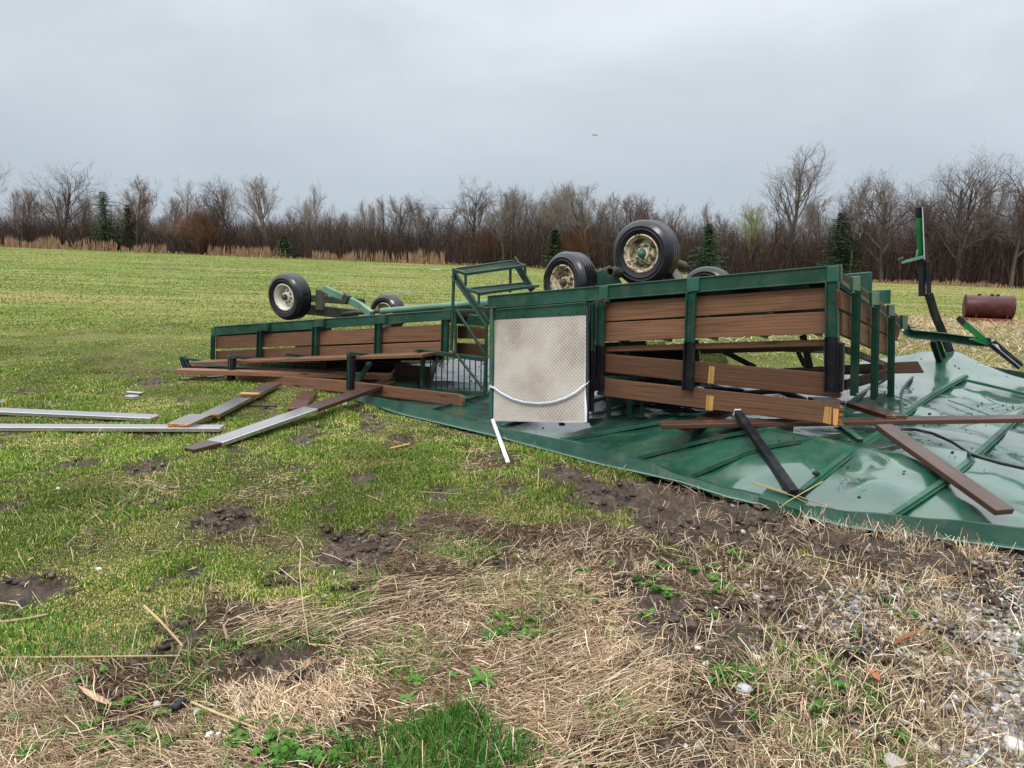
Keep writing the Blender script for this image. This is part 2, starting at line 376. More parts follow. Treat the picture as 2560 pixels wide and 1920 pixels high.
grav2 = sstep(.46, .62, fbm(XX * 1.7, YY * 1.7, 33)) * zone([(1700,1480),(2700,1440),(3600,1500),(3600,4200),(1500,4200),(1750,1700)], .3, .6)
gravel = np.maximum(gravel, .38 * grav2)
tuft = zone([(985,1870),(1030,1835),(1090,1850),(1150,1790),(1210,1790),(1265,1850),(1280,2050),(1000,2050)], .05, .40)
tuft2 = np.maximum(zone([(1090,1385),(1180,1350),(1270,1350),(1290,1400),(1150,1410)], .06, .25), zone([(-200,1560),(150,1545),(330,1600),(120,1650),(-200,1650)], .08, .3))
green = np.clip(1 - straw, 0, 1) * (1 - mud)
green = np.maximum(green, np.maximum(tuft, tuft2))
# canopy footprint
NEAR = [(883,998),(1004,1036),(1227,1088),(1407,1136),(1503,1162),(1599,1182),(1700,1205),(1817,1243),(1906,1264),(2003,1292),(2120,1318),(2322,1344),(2560,1375),(2900,1440)]
TOPS = [(905,984),(1030,1008),(1253,1069),(1407,1101),(1503,1125),(1599,1150),(1700,1190),(1817,1222),(1906,1240),(2003,1266),(2120,1280),(2322,1298),(2560,1321),(2900,1370)]
FARE = [(1000,912,.12),(1180,893,.18),(1500,905,.2),(1900,920,.22),(2150,925,.28),(2373,926,.38),(2560,962,.38),(2900,1030,.36)]
nearw = [Pz(u, v, .015) for u, v in NEAR]; farw = [Pz(u, v, z) for u, v, z in FARE]
canopy_poly = [(p.x, p.y) for p in nearw] + [(p.x, p.y) for p in reversed(farw)]
under = sstep(-.05, .12, sdist(canopy_poly, XX, YY))
ZM = (fbm(XX * 1.1, YY * 1.1, 5) - .5) * .05 + (fbm(XX * 6, YY * 6, 6, 3) - .5) * .018
rough = fbm(XX * 9, YY * 9, 7, 4); rid = np.abs(fbm(XX * 5, YY * 5, 8, 4) - .5) * 2
ZM += mud * ((rough - .5) * .10 + rid * .07 - .03) + bare * (rough - .5) * .03
ZM += sstep(.55, .9, mud) * zone([(1360,1175),(1480,1180),(1560,1250),(1440,1270),(1370,1230)], .1, .15) * .07
ZM += (1 - under) * zone([(1900,1285),(2250,1350),(2500,1400),(2450,1450),(2100,1400)], .15, .2) * .05
ZM = ZM * (1 - under) - .06 * under
def samp(A, x, y, outv=0.0):
    fx = (x - GX[0]) / .03; fy = (y - GY[0]) / .03
    ok = (fx >= 0) & (fy >= 0) & (fx < len(GX) - 1.01) & (fy < len(GY) - 1.01)
    i = np.clip(fx, 0, len(GX) - 2.01); j = np.clip(fy, 0, len(GY) - 2.01); ix = i.astype(int); iy = j.astype(int); a = i - ix; b_ = j - iy
    v = (A[iy, ix] * (1 - a) + A[iy, ix + 1] * a) * (1 - b_) + (A[iy + 1, ix] * (1 - a) + A[iy + 1, ix + 1] * a) * b_
    return np.where(ok, v, outv)
def edgefade(x, y): return sstep(10, 9, np.abs(x)) * sstep(15, 13, y) * sstep(.8, 1.2, y)
def gz(x, y):
    x = np.asarray(x, float); y = np.asarray(y, float)
    return terr(x, y) + samp(ZM, x, y) * edgefade(x, y)
def dry_far(x, y):                       # yellowed parts of the field away from the camera
    d = sstep(.47, .66, fbm(x * .16, y * .5, 41)) * .55
    d = d + .75 * sstep(2.5, 8, x - .12 * y) * sstep(6, 9, y) * (1 - .6 * sstep(16, 40, y))
    d = d + .40 * sstep(10, 40, x) * sstep(25, 60, y)
    d = d + .30 * sstep(13, 17, y + .25 * x) * sstep(40, 20, y)
    return np.clip(d, 0, 1)

# the ground: one sheet, finest where the camera sees it closest
def axis(lo, hi, step, far_lo, far_hi, g=1.16):
    c = list(np.arange(lo, hi + 1e-6, step)); s = step; x = hi
    while x < far_hi: s *= g; x += s; c.append(x)
    s = step; x = lo; pre = []
    while x > far_lo: s *= g; x -= s; pre.append(x)
    return np.array(pre[::-1] + c)
ax_ = axis(-5.5, 5.5, .022, -900, 900); ay_ = axis(1.6, 10, .022, -60, 900)
X, Y = np.meshgrid(ax_, ay_); Z = gz(X, Y)
mm_ = samp(mud, X, Y) * (1 - samp(under, X, Y)); Z += mm_ * (np.abs(fbm(X * 11, Y * 11, 301, 4) - .5) * .10 + (fbm(X * 34, Y * 34, 303, 2) - .5) * .018 - .02)
def grid_mesh(name, X, Y, Z):
    h, w_ = X.shape; me = bpy.data.meshes.new(name)
    co = np.stack([X.ravel(), Y.ravel(), Z.ravel()], 1).astype(np.float32)
    i = np.arange(h * w_).reshape(h, w_); q = np.stack([i[:-1, :-1], i[:-1, 1:], i[1:, 1:], i[1:, :-1]], -1).reshape(-1, 4)
    me.vertices.add(len(co)); me.vertices.foreach_set('co', co.ravel())
    me.loops.add(q.size); me.loops.foreach_set('vertex_index', q.ravel().astype(np.int32))
    me.polygons.add(len(q)); me.polygons.foreach_set('loop_start', (np.arange(len(q)) * 4).astype(np.int32))
    me.polygons.foreach_set('use_smooth', np.ones(len(q), bool)); me.update(calc_edges=True)
    return me
me = grid_mesh('ground', X, Y, Z)
def addattr(me, name, arr):
    a = me.attributes.new(name, 'FLOAT', 'POINT'); a.data.foreach_set('value', np.asarray(arr, np.float32).ravel())
addattr(me, 'mud', samp(mud, X, Y)); addattr(me, 'bare', samp(bare, X, Y)); addattr(me, 'straw', samp(straw, X, Y)); addattr(me, 'gravel', samp(gravel, X, Y))
addattr(me, 'dry', dry_far(X, Y)); addattr(me, 'near', sstep(19, 11, np.hypot(X, Y)) * (1 - .0 * Y))
m_, t, b = mat('ground_soil_and_turf'); co = coords(t)
def at(n):
    a = t.nodes.new('ShaderNodeAttribute'); a.attribute_name = n; return a.outputs['Fac']
fine = noise(t, co, 38, 6, .7); mid = noise(t, co, 6, 5, .6); streak = noise(t, coords(t, scale=(.22, 1.6, 1), rot=(0, 0, R(4))), 3.2, 6, .68); big = noise(t, co, .35, 3)
vfine = noise(t, co, 130, 4, .7); streak2 = noise(t, coords(t, scale=(.10, .62, 1), rot=(0, 0, R(3))), 1.7, 8, .72)
g1 = rampn(t, fine, [(.36, (.040, .070, .012)), (.5, (.105, .155, .030)), (.64, (.20, .235, .062))])
g2 = rampn(t, streak, [(.38, (.065, .115, .018)), (.5, (.135, .19, .038)), (.62, (.25, .265, .085))])
gr = mix(t, .55, g1, g2)
gr = mix(t, rampn(t, streak2, [(.44, 0.0), (.60, .75)]), gr, rampn(t, streak, [(.35, (.19, .20, .06)), (.65, (.34, .30, .12))]))
gr = mix(t, rampn(t, streak2, [(.36, .6), (.46, 0.0)]), gr, (.055, .10, .02))
gr = mix(t, at('dry'), gr, rampn(t, fine, [(.35, (.16, .145, .05)), (.65, (.38, .31, .14))]))
gr = mix(t, at('near'), gr, rampn(t, fine, [(.38, (.030, .032, .010)), (.52, (.075, .085, .025)), (.66, (.19, .175, .07))]))
gr = mix(t, rampn(t, big, [(.40, 0.0), (.6, .18)]), gr, (.17, .19, .055))
st = rampn(t, fine, [(.42, (.018, .012, .008)), (.56, (.085, .056, .034)), (.7, (.21, .15, .09))])
gr = mix(t, at('straw'), gr, st)
gv = rampn(t, vfine, [(.40, (.025, .021, .018)), (.52, (.11, .10, .09)), (.66, (.36, .34, .31))])
gr = mix(t, at('gravel'), gr, gv)
md = rampn(t, mid, [(.36, (.030, .019, .012)), (.52, (.080, .054, .036)), (.68, (.155, .112, .080))])
md = mix(t, .5, md, rampn(t, fine, [(.40, (.012, .008, .005)), (.62, (.12, .084, .056))]))
gr = mix(t, at('mud'), gr, md)
gr = mix(t, at('bare'), gr, rampn(t, fine, [(.33, (.06, .034, .018)), (.5, (.13, .080, .048)), (.68, (.25, .17, .105))]))
t.links.new(gr, b.inputs['Base Color'])
t.links.new(mix(t, at('mud'), (.85, .85, .85), rampn(t, mid, [(.35, .35), (.6, .7)])), b.inputs['Roughness']); t.links.new(mix(t, at('mud'), (.08, .08, .08), (.35, .35, .35)), b.inputs['Specular IOR Level'])
bump(t, b, mix(t, .5, fine, vfine), .9, .03)
me.materials.append(m_); ground = bpy.data.objects.new('ground', me); COL.objects.link(ground); structure(ground)

# ------------------------------------------------------------------ blades, stems, stones as big meshes
def mesh_np(name, co, faces_list, cols, mat_, smooth=False, kind='stuff'):
    me = bpy.data.meshes.new(name)
    me.vertices.add(len(co)); me.vertices.foreach_set('co', co.astype(np.float32).ravel())
    li = np.concatenate([f.ravel() for f in faces_list]).astype(np.int32)
    tot = np.concatenate([np.full(len(f), f.shape[1]) for f in faces_list]); st_ = np.concatenate([[0], np.cumsum(tot)[:-1]]).astype(np.int32)
    me.loops.add(len(li)); me.loops.foreach_set('vertex_index', li); me.polygons.add(len(tot)); me.polygons.foreach_set('loop_start', st_)
    if smooth: me.polygons.foreach_set('use_smooth', np.ones(len(tot), bool))
    me.update(calc_edges=True)
    a = me.attributes.new('Col', 'FLOAT_COLOR', 'POINT'); c = np.ones((len(co), 4), np.float32); c[:, :3] = cols; a.data.foreach_set('color', c.ravel())
    me.materials.append(mat_); o = bpy.data.objects.new(name, me); COL.objects.link(o)
    if kind: o['kind'] = kind
    return o
def frustum_pts(n, y0, y1, power=1.0, margin=1.12, shift=0.0):   # more points near the camera
    k = RNG.random(n); y = y0 * (y1 / y0) ** (k ** power); hw = (y * .70 + .25) * margin
    q = RNG.uniform(-1, 1, n); side = RNG.random(n) < .14          # thinner cover beyond the sides, fading out
    x = np.where(side, np.sign(q) * (hw + (2.6 + .15 * y) * RNG.random(n) ** 1.5), q * hw)
    return x + shift, y
def blades(x, y, h, wd, lean, cols, name, mat_):
    n = len(x); z = gz(x, y) - .004; yaw = RNG.uniform(0, 2 * np.pi, n); la = RNG.uniform(0, 2 * np.pi, n); ln = h * lean * RNG.random(n)
    dx, dy = np.cos(yaw) * wd / 2, np.sin(yaw) * wd / 2; lx, ly = np.cos(la) * ln, np.sin(la) * ln
    co = np.empty((n, 5, 3))
    co[:, 0] = np.stack([x - dx, y - dy, z], 1); co[:, 1] = np.stack([x + dx, y + dy, z], 1)
    mx, my, mz = x + lx * .35, y + ly * .35, z + h * .6
    co[:, 2] = np.stack([mx - dx * .8, my - dy * .8, mz], 1); co[:, 3] = np.stack([mx + dx * .8, my + dy * .8, mz], 1)
    co[:, 4] = np.stack([x + lx, y + ly, z + h * np.clip(1 - .5 * (ln / h) ** 2, .3, 1)], 1)
    i = np.arange(n)[:, None] * 5; q = i + np.array([0, 1, 3, 2]); tr = i + np.array([2, 3, 4])
    return mesh_np(name, co.reshape(-1, 3), [q, tr], np.repeat(cols, 5, 0), mat_)
def palette(n, cols, wts, var=.25):
    idx = RNG.choice(len(cols), n, p=np.array(wts) / sum(wts)); c = np.array(cols)[idx]
    return np.clip(c * (1 + RNG.uniform(-var, var, (n, 1))) * (1 + RNG.uniform(-.06, .06, (n, 3))), 0, 1)
GREENS = [(.080, .178, .016), (.142, .240, .026), (.225, .300, .045), (.034, .088, .014), (.36, .33, .10), (.54, .43, .21)]
# green turf
x, y = frustum_pts(1500000, 1.75, 18, .92)
gm = samp(green, x, y, 1.0) * (1 - samp(under, x, y)); clump = fbm(x * 3.3, y * 3.3, 51, 3); dryp = sstep(.52, .62, fbm(x * 1.9, y * 2.6, 53, 4))
yy = sstep(9, 16, y)
dens = gm * (.6 + .8 * sstep(.33, .6, clump)) * (1 - .2 * yy)
keep = RNG.random(len(x)) < dens; x, y, clump, dryp = x[keep], y[keep], clump[keep], dryp[keep]
h = (.016 + .036 * sstep(.35, .75, clump) * RNG.random(len(x)) + .012 * RNG.random(len(x))) * (1 - .45 * dryp) * (1 - .35 * sstep(5, 12, y))
cc = palette(len(x), GREENS, [3, 4, 3, 2.6, 1.5, 1.1]); dd = palette(len(x), GREENS, [.6, 1.2, 2, .6, 3, 4])
sel = RNG.random(len(x)) < np.clip(dryp * .75 + dry_far(x, y) * .6, 0, .95); cc[sel] = dd[sel]
cc *= (.45 + 1.1 * fbm(x * 1.1, y * 1.1, 57, 4))[:, None]
tag(blades(x, y, h, .0024 + .0011 * y * .45, 1.2, cc, 'grass', M['grass']), 'short wet green turf with dry yellow patches', 'grass')
# coarser turf farther out
x = RNG.uniform(-1, 1, 330000); y = 13 * (100 / 13) ** (RNG.random(330000) ** .95); x = x * (y * .72 + 1)
keep = RNG.random(len(x)) < (.35 + .65 * sstep(.42, .58, fbm(x * .25, y * 1.1, 311, 4))) * sstep(12, 17, y); x, y = x[keep], y[keep]
far_dry = np.clip(sstep(.46, .64, fbm(x * .09, y * .55, 313, 5)) * .55 + dry_far(x, y) * .5, 0, .95); cc = palette(len(x), GREENS, [3, 4, 3, 1.5, 1, .5]); dd = palette(len(x), GREENS, [.4, 1.5, 3, .1, 4, 1.5])
sel = RNG.random(len(x)) < far_dry; cc[sel] = dd[sel]; cc = .45 * cc + .55 * np.where(sel[:, None], np.array([.215, .255, .052]), np.array([.110, .205, .026])); cc *= (.80 * np.array([.94, 1.0, .9])) * (.62 + .76 * fbm(x * .07, y * .75, 317, 4))[:, None]
tag(blades(x, y, (.018 + .022 * RNG.random(len(x))), .007 + .0011 * y, 1.6, cc, 'grass', M['grass']), 'short streaky turf of the far field', 'grass')
# tall dark tufts
x, y = frustum_pts(160000, 1.75, 7, 1.0); tm = np.maximum(samp(tuft, x, y), .75 * samp(tuft2, x, y))
keep = RNG.random(len(x)) < tm * .8; x, y = x[keep], y[keep]
h = (.05 + .085 * RNG.random(len(x)) * np.clip(samp(tuft, x, y) + .35, 0, 1)) * .9
tag(blades(x, y, h, .0034, 1.1, palette(len(x), [(.035, .12, .018), (.06, .18, .026), (.095, .24, .045), (.02, .065, .012)], [3, 3, 2, 2]), 'tall_grass', M['grass']), 'tall dark green grass tufts at the bottom edge', 'grass')
# sparse green among the dead stems
x, y = frustum_pts(110000, 1.75, 7, 1.0)
k = samp(straw, x, y) * sstep(.50, .60, fbm(x * 2.6, y * 2.6, 61, 4)) * (1 - samp(gravel, x, y) * .6) * (1 - samp(under, x, y)) * (1 - samp(mud, x, y) * .9)
keep = RNG.random(len(x)) < k; x, y = x[keep], y[keep]
tag(blades(x, y, .015 + .035 * RNG.random(len(x)), .003, 1.4, palette(len(x), [(.07, .19, .025), (.13, .26, .04), (.22, .30, .06)], [3, 3, 1]), 'grass', M['grass']), 'thin green shoots among the dead stems', 'grass')
# dead stems
def stems(x, y, ln, wd, el, cols, name, flow=None, lift=0.0):
    n = len(x); z = gz(x, y) + lift
    yaw = RNG.uniform(0, 2 * np.pi, n) if flow is None else flow
    d = np.stack([np.cos(yaw) * np.cos(el), np.sin(yaw) * np.cos(el), np.sin(el)], 1)
    sd_ = np.stack([-np.sin(yaw), np.cos(yaw), np.zeros(n)], 1); roll = RNG.uniform(-.8, .8, n)
    up = np.cross(d, sd_) * -1; s_ = sd_ * np.cos(roll)[:, None] + up * np.sin(roll)[:, None]
    p0 = np.stack([x, y, z], 1); bend = (RNG.uniform(-.08, .08, n) * ln)[:, None]
    p1 = p0 + d * (ln / 2)[:, None] + sd_ * bend + np.array([0, 0, 1]) * (RNG.uniform(0, .08, n) * ln)[:, None]; p2 = p0 + d * ln[:, None]
    hw = (np.broadcast_to(wd, (n,)) / 2)[:, None]; dn = np.array([0, 0, -1.0]) * hw * 1.2
    co = np.stack([p0 - s_ * hw, p0 + s_ * hw, p1 - s_ * hw, p1 + s_ * hw, p2 - s_ * hw * .6, p2 + s_ * hw * .6, p0 + dn, p1 + dn, p2 + dn], 1).reshape(-1, 3)
    i = np.arange(n)[:, None] * 9
    q = np.concatenate([i + np.array([0, 1, 3, 2]), i + np.array([2, 3, 5, 4]), i + np.array([1, 6, 7, 3]), i + np.array([3, 7, 8, 5]), i + np.array([6, 0, 2, 7]), i + np.array([7, 2, 4, 8])])
    return mesh_np(name, co, [q], np.repeat(cols, 9, 0), M['straw'])
DEAD = [(.60, .47, .31), (.46, .345, .22), (.32, .215, .135), (.72, .61, .43), (.17, .105, .068), (.40, .26, .165)]
x, y = frustum_pts(400000, 1.75, 8, 1.0)
cl = fbm(x * 2.4, y * 2.4, 71, 4)
k = samp(straw, x, y) * (.10 + .75 * sstep(.42, .60, cl)) * (1 - .75 * samp(bare, x, y)) * (1 - .72 * samp(gravel, x, y)) * (1 - .9 * samp(mud, x, y)) * (1 - samp(under, x, y)) * (1 - .6 * samp(tuft, x, y))
keep = RNG.random(len(x)) < k; x, y = x[keep], y[keep]; n = len(x)
flow = (fbm(x * .8, y * .8, 73, 3) * 9 + RNG.normal(0, .75, n))
ln = .018 + .075 * RNG.random(n) ** 1.8
tone = (.15 + 1.5 * fbm(x * 2.1, y * 2.1, 77, 4))[:, None]
o = stems(x, y, ln, .0012 + .0016 * RNG.random(n), np.clip(RNG.normal(.07, .13, n), -.05, 1.2), palette(n, DEAD, [3, 4, 3.4, 1.4, 3, 2.5], .35) * tone, 'straw', flow, .002)
tag(o, 'flattened dead brown and tan stems', 'dead grass')
# longer stems combed flat at the lower left
n = 9000; x = RNG.uniform(-2.4, .6, n); y = RNG.uniform(1.8, 3.4, n); keep = (RNG.random(n) < samp(straw, x, y) * sstep(.4, .6, fbm(x * 1.6, y * 1.6, 83, 3)) * (1 - samp(bare, x, y)) * (1 - samp(mud, x, y))); x, y = x[keep], y[keep]; n = len(x)
tag(stems(x, y, .07 + .10 * RNG.random(n), .0016 + .0014 * RNG.random(n), np.clip(RNG.normal(.02, .05, n), -.02, .3), palette(n, DEAD, [3, 4, 3, 2, 2, 2], .3), 'straw', .35 + 1.6 * (fbm(x * .7, y * .7, 85, 2) - .5) + RNG.normal(0, .22, n), .010), 'long dead stems combed flat at the lower left', 'dead grass')
# upright stubble and stray stalks
x, y = frustum_pts(60000, 1.75, 9, 1.0)
k = (samp(straw, x, y) * .75 + .10) * (1 - samp(under, x, y)) * (1 - .6 * samp(bare, x, y)) * (1 - .75 * samp(mud, x, y))
k *= .3 + sstep(.42, .6, fbm(x * 1.6, y * 1.6, 81, 3)) + 1.2 * sstep(.3, 1.2, x)
k = np.where(x < .3, k * .45, k) * (1 - .65 * samp(gravel, x, y)) + .25 * samp(mud, x, y) * sstep(.5, 1.5, x) * (1 - samp(under, x, y))
keep = RNG.random(len(x)) < k * .55; x, y = x[keep], y[keep]; n = len(x)
cx_, cy_ = [], []
for (u, v, m2) in ((1905, 1330, 40), (2010, 1325, 60), (2025, 1350, 40), (2110, 1345, 50), (2215, 1340, 90), (2250, 1370, 90), (2300, 1395, 60), (2420, 1380, 80), (2450, 1410, 90), (2370, 1450, 60), (2520, 1450, 60), (1755, 1290, 30), (1870, 1430, 50), (1950, 1395, 50), (2160, 1470, 70), (2330, 1520, 80), (2250, 1600, 80), (2400, 1560, 80), (2180, 1700, 80), (2330, 1680, 80), (2460, 1650, 60), (2060, 1600, 60), (1930, 1560, 50), (2230, 1800, 60), (2080, 1760, 60), (1960, 1860, 60), (2380, 1850, 60), (1560, 1640, 50), (1480, 1560, 50), (1600, 1430, 40), (1740, 1400, 40), (1350, 1460, 40)):
    p = Pz(u, v); cx_ += list(p.x + RNG.normal(0, .045, m2)); cy_ += list(p.y + RNG.normal(0, .04, m2))
x = np.concatenate([x, cx_]); y = np.concatenate([y, cy_]); n = len(x)
o = stems(x, y, .04 + .10 * RNG.random(n) ** 2, .0022 + .0022 * RNG.random(n), RNG.uniform(.15, 1.35, n), palette(n, DEAD, [4, 3, 1, 3, .8, 1], .25), 'stubble')
tag(o, 'pale broken stubble standing up from the litter', 'stubble')
# dead stems in the far right field and near the canopy
x = RNG.uniform(2.5, 16, 40000); y = RNG.uniform(7.5, 22, 40000)
keep = (RNG.random(len(x)) < .7 * dry_far(x, y)) & (x < y * .95) & (samp(under, x, y) < .1); x, y = x[keep], y[keep]; n = len(x)
o = stems(x, y, .08 + .16 * RNG.random(n), .006 + .004 * RNG.random(n), RNG.uniform(0, .7, n), palette(n, DEAD, [4, 3, 2, 3, 1, 1], .25), 'dead_grass')
tag(o, 'dry tan grass behind the canopy on the right', 'dead grass')
# stones
phi = (1 + 5 ** .5) / 2
IV = np.array([(-1, phi, 0), (1, phi, 0), (-1, -phi, 0), (1, -phi, 0), (0, -1, phi), (0, 1, phi), (0, -1, -phi), (0, 1, -phi), (phi, 0, -1), (phi, 0, 1), (-phi, 0, -1), (-phi, 0, 1)], float)
IV /= np.linalg.norm(IV[0]); IF = np.array([(0,11,5),(0,5,1),(0,1,7),(0,7,10),(0,10,11),(1,5,9),(5,11,4),(11,10,2),(10,7,6),(7,1,8),(3,9,4),(3,4,2),(3,2,6),(3,6,8),(3,8,9),(4,9,5),(2,4,11),(6,2,10),(8,6,7),(9,8,1)])
def subdiv(V, F):
    V = [tuple(v) for v in V]; c = {}; out_ = []
    def mid_(a, b_):
        k_ = (min(a, b_), max(a, b_))
        if k_ not in c:
            p = np.array(V[a]) + np.array(V[b_]); p /= np.linalg.norm(p); c[k_] = len(V); V.append(tuple(p))
        return c[k_]
    for a, b_, d in F:
        x_, y_, z_ = mid_(a, b_), mid_(b_, d), mid_(d, a); out_ += [(a, x_, z_), (b_, y_, x_), (d, z_, y_), (x_, y_, z_)]
    return np.array(V), np.array(out_)
SV1, SF1 = subdiv(IV, IF)
def stones(x, y, r, cols, name, mat_, flat=.6, sink=.35, smooth=True, jag=.22, lod=1, z=None):
    SV, SF = (SV1, SF1) if lod else (IV, IF)
    n = len(x); K = len(SV); z = gz(x, y) if z is None else z
    base = np.repeat(SV[None], n, 0) * (1 + RNG.uniform(-jag, jag, (n, K, 1)))
    ax3 = RNG.uniform(.7, 1.3, (n, 1, 3)); ax3[:, :, 2] *= flat; base *= ax3
    an = RNG.uniform(0, 2 * np.pi, n); ca, sa = np.cos(an)[:, None], np.sin(an)[:, None]
    bx = base[..., 0] * ca - base[..., 1] * sa; by = base[..., 0] * sa + base[..., 1] * ca
    co = np.stack([x[:, None] + bx * r[:, None], y[:, None] + by * r[:, None], z[:, None] + base[..., 2] * r[:, None] + (r * flat * (1 - sink * 2))[:, None]], -1).reshape(-1, 3)
    f = (np.arange(n)[:, None, None] * K + SF[None]).reshape(-1, 3)
    return mesh_np(name, co, [f], np.repeat(cols, K, 0), mat_, smooth)
x, y = frustum_pts(230000, 1.75, 7.5, 1.0); k = samp(gravel, x, y) * (1 - samp(under, x, y)) + .02 * samp(straw, x, y) * sstep(.5, 1.2, x)
keep = RNG.random(len(x)) < np.clip(k, 0, 1); x, y = x[keep], y[keep]; n = len(x)
r = .0035 + .016 * RNG.random(n) ** 3.6
STC = [(.34, .32, .28), (.19, .18, .165), (.08, .075, .068), (.46, .445, .42), (.16, .12, .09), (.22, .23, .25)]
tag(stones(x, y, r, palette(n, STC, [3, 3, 3, 1.6, 2, 1.5], .35), 'gravel', M['stone'], jag=.25, lod=0), 'loose grey and white gravel', 'gravel')
# mud clods
x, y = frustum_pts(60000, 1.75, 9, .9); k = samp(mud, x, y) * (1 - samp(under, x, y)) * sstep(.42, .6, fbm(x * 4, y * 4, 91, 3)) + .008
keep = (RNG.random(len(x)) < k) & (samp(under, x, y) < .3); x, y = x[keep], y[keep]; n = len(x)
tag(stones(x, y, .003 + .024 * RNG.random(n) ** 4, palette(n, [(.055, .037, .027), (.085, .06, .045), (.03, .02, .014)], [3, 2, 2], .3), 'mud_clods', M['clod'], .6, .35, False, .45, 0), 'wet brown clods of churned mud', 'mud')
# crop litter on mud
x, y = frustum_pts(24000, 1.75, 12, .9); k = (samp(mud, x, y) * .5 + .05 * samp(green, x, y, 1) + .10 * samp(bare, x, y)) * (1 - samp(under, x, y))
keep = RNG.random(len(x)) < k * .5; x, y = x[keep], y[keep]; n = len(x)
tag(stems(x, y, .015 + .05 * RNG.random(n) ** 2, .0018 + .002 * RNG.random(n), RNG.uniform(0, .3, n), palette(n, DEAD, [4, 3, 2, 3, 2, 1], .25), 'litter', None, .012), 'short bits of straw scattered over mud and turf', 'litter')

# ------------------------------------------------------------------ weeds
def weed_mesh(n, rad, ht, seed):
    rg = random.Random(seed); V = []; F = []
    for i in range(n):
        a = rg.uniform(0, 6.28); L_ = rad * rg.uniform(.5, 1); e_ = rg.uniform(.25, 1.2); d = Vector((math.cos(a) * math.cos(e_), math.sin(a) * math.cos(e_), math.sin(e_) * ht / rad))
        s_ = Vector((-math.sin(a), math.cos(a), 0)); b0 = Vector((rg.uniform(-1, 1) * rad * .35, rg.uniform(-1, 1) * rad * .35, 0))
        for k_ in range(9):
            t_ = .2 + .8 * k_ / 8; c = b0 + d * (L_ * t_) - Vector((0, 0, .25 * L_ * t_ * t_)); wl = L_ * .32 * (1.15 - t_)
            for sg in (-1, 1):
                o_ = len(V); tip = c + s_ * (sg * wl) + d * (wl * .5) + Vector((0, 0, rg.uniform(-.15, .3) * wl))
                V += [c - d * (wl * .22), tip - d * wl * .2, tip + d * wl * .25, c + d * (wl * .25)]; F.append((o_, o_ + 1, o_ + 2, o_ + 3))
    return V, F
wv_, wf_, wc_ = [], [], []
def addweed(lst, x, y, s, c, seed):
    V, F = weed_mesh(int(14 + 10 * s / .05), s, s * .8, seed); z = float(gz(x, y)); o_ = len(lst[0])
    lst[0] += [(v.x + x, v.y + y, v.z + z) for v in V]; lst[1] += [tuple(i + o_ for i in f) for f in F]
    rr = random.Random(seed); lst[2] += [tuple(c[k_] * (.7 + .6 * ((i // 4) % 7) / 6) for k_ in range(3)) for i in range(len(V))]
def flush(lst, name):
    return mesh_np(name, np.array(lst[0]), [np.array(lst[1])], np.array(lst[2]), M['weed'])
WC = (.075, .175, .030); lst = [[], [], []]
patches = [((560, 860), (1790, 1930), 34), ((1215, 1340), (1540, 1600), 16), ((1780, 1900), (1660, 1720), 7), ((2030, 2200), (1700, 1790), 22), ((1950, 2150), (1560, 1680), 14), ((2200, 2420), (1440, 1560), 12), ((1270, 1350), (1830, 1900), 12),
           ((1600, 1900), (1380, 1480), 16), ((1450, 1800), (1400, 1560), 14), ((1980, 2300), (1830, 1920), 14), ((200, 420), (1740, 1900), 12), ((2300, 2400), (1560, 1640), 6), ((1880, 2100), (1790, 1900), 8), ((20, 400), (1560, 1900), 14)]
for (u0, u1), (v0, v1), n in patches:
    for i in range(int(n * 1.7)):
        p = Pz(random.uniform(u0, u1), random.uniform(v0, v1)); k_ = random.uniform(.8, 1.25)
        if samp(under, np.array([p.x]), np.array([p.y]))[0] < .2: addweed(lst, p.x, p.y, random.uniform(.022, .05), (WC[0] * k_, WC[1] * k_, WC[2] * k_), random.randint(0, 9999))
tag(flush(lst, 'weeds'), 'low feathery green weeds spread through the litter', 'weeds')
def leafy(name, u, v, s, nl, label, c=(.07, .17, .03)):
    p = Pz(u, v); z = float(gz(p.x, p.y)); V = []; F = []; C_ = []
    for i in range(nl):
        a = 6.283 * i / nl + random.uniform(-.3, .3); L_ = s * random.uniform(.7, 1.1); d = Vector((math.cos(a), math.sin(a), 0)); s_ = Vector((-d.y, d.x, 0)); e_ = random.uniform(.25, .7)
        prev = None
        for k_ in range(6):
            t_ = k_ / 5; wl = s * .14 * math.sin(math.pi * min(.98, t_ * .75 + .2)); c0 = d * (L_ * t_) + Vector((0, 0, L_ * (e_ * t_ - .45 * t_ * t_) + .005)); o_ = len(V)
            V += [c0 - s_ * wl, c0 + Vector((0, 0, -wl * .4)), c0 + s_ * wl]; C_ += [c] * 3
            if prev is not None: F += [(prev, prev + 1, o_ + 1, o_), (prev + 1, prev + 2, o_ + 2, o_ + 1)]
            prev = o_
    o = mesh_np(name, np.array([tuple(v_) for v_ in V]), [np.array(F)], np.array(C_), M['weed'], True, None)
    o.location = (p.x, p.y, z); return tag(o, label, 'weed')
leafy('rosette_weed', 1203, 1702, .075, 9, 'broad-leaved green weed rosette in the middle of the bare brown patch')
leafy('rosette_weed', 1130, 1688, .04, 6, 'small two-leaved green seedling left of the broad-leaved rosette')
leafy('rosette_weed', 1040, 1700, .045, 12, 'spiky little green weed at the left edge of the bare brown patch')
leafy('rosette_weed', 1020, 1745, .05, 7, 'small green weed below the spiky one at the bare patch edge')

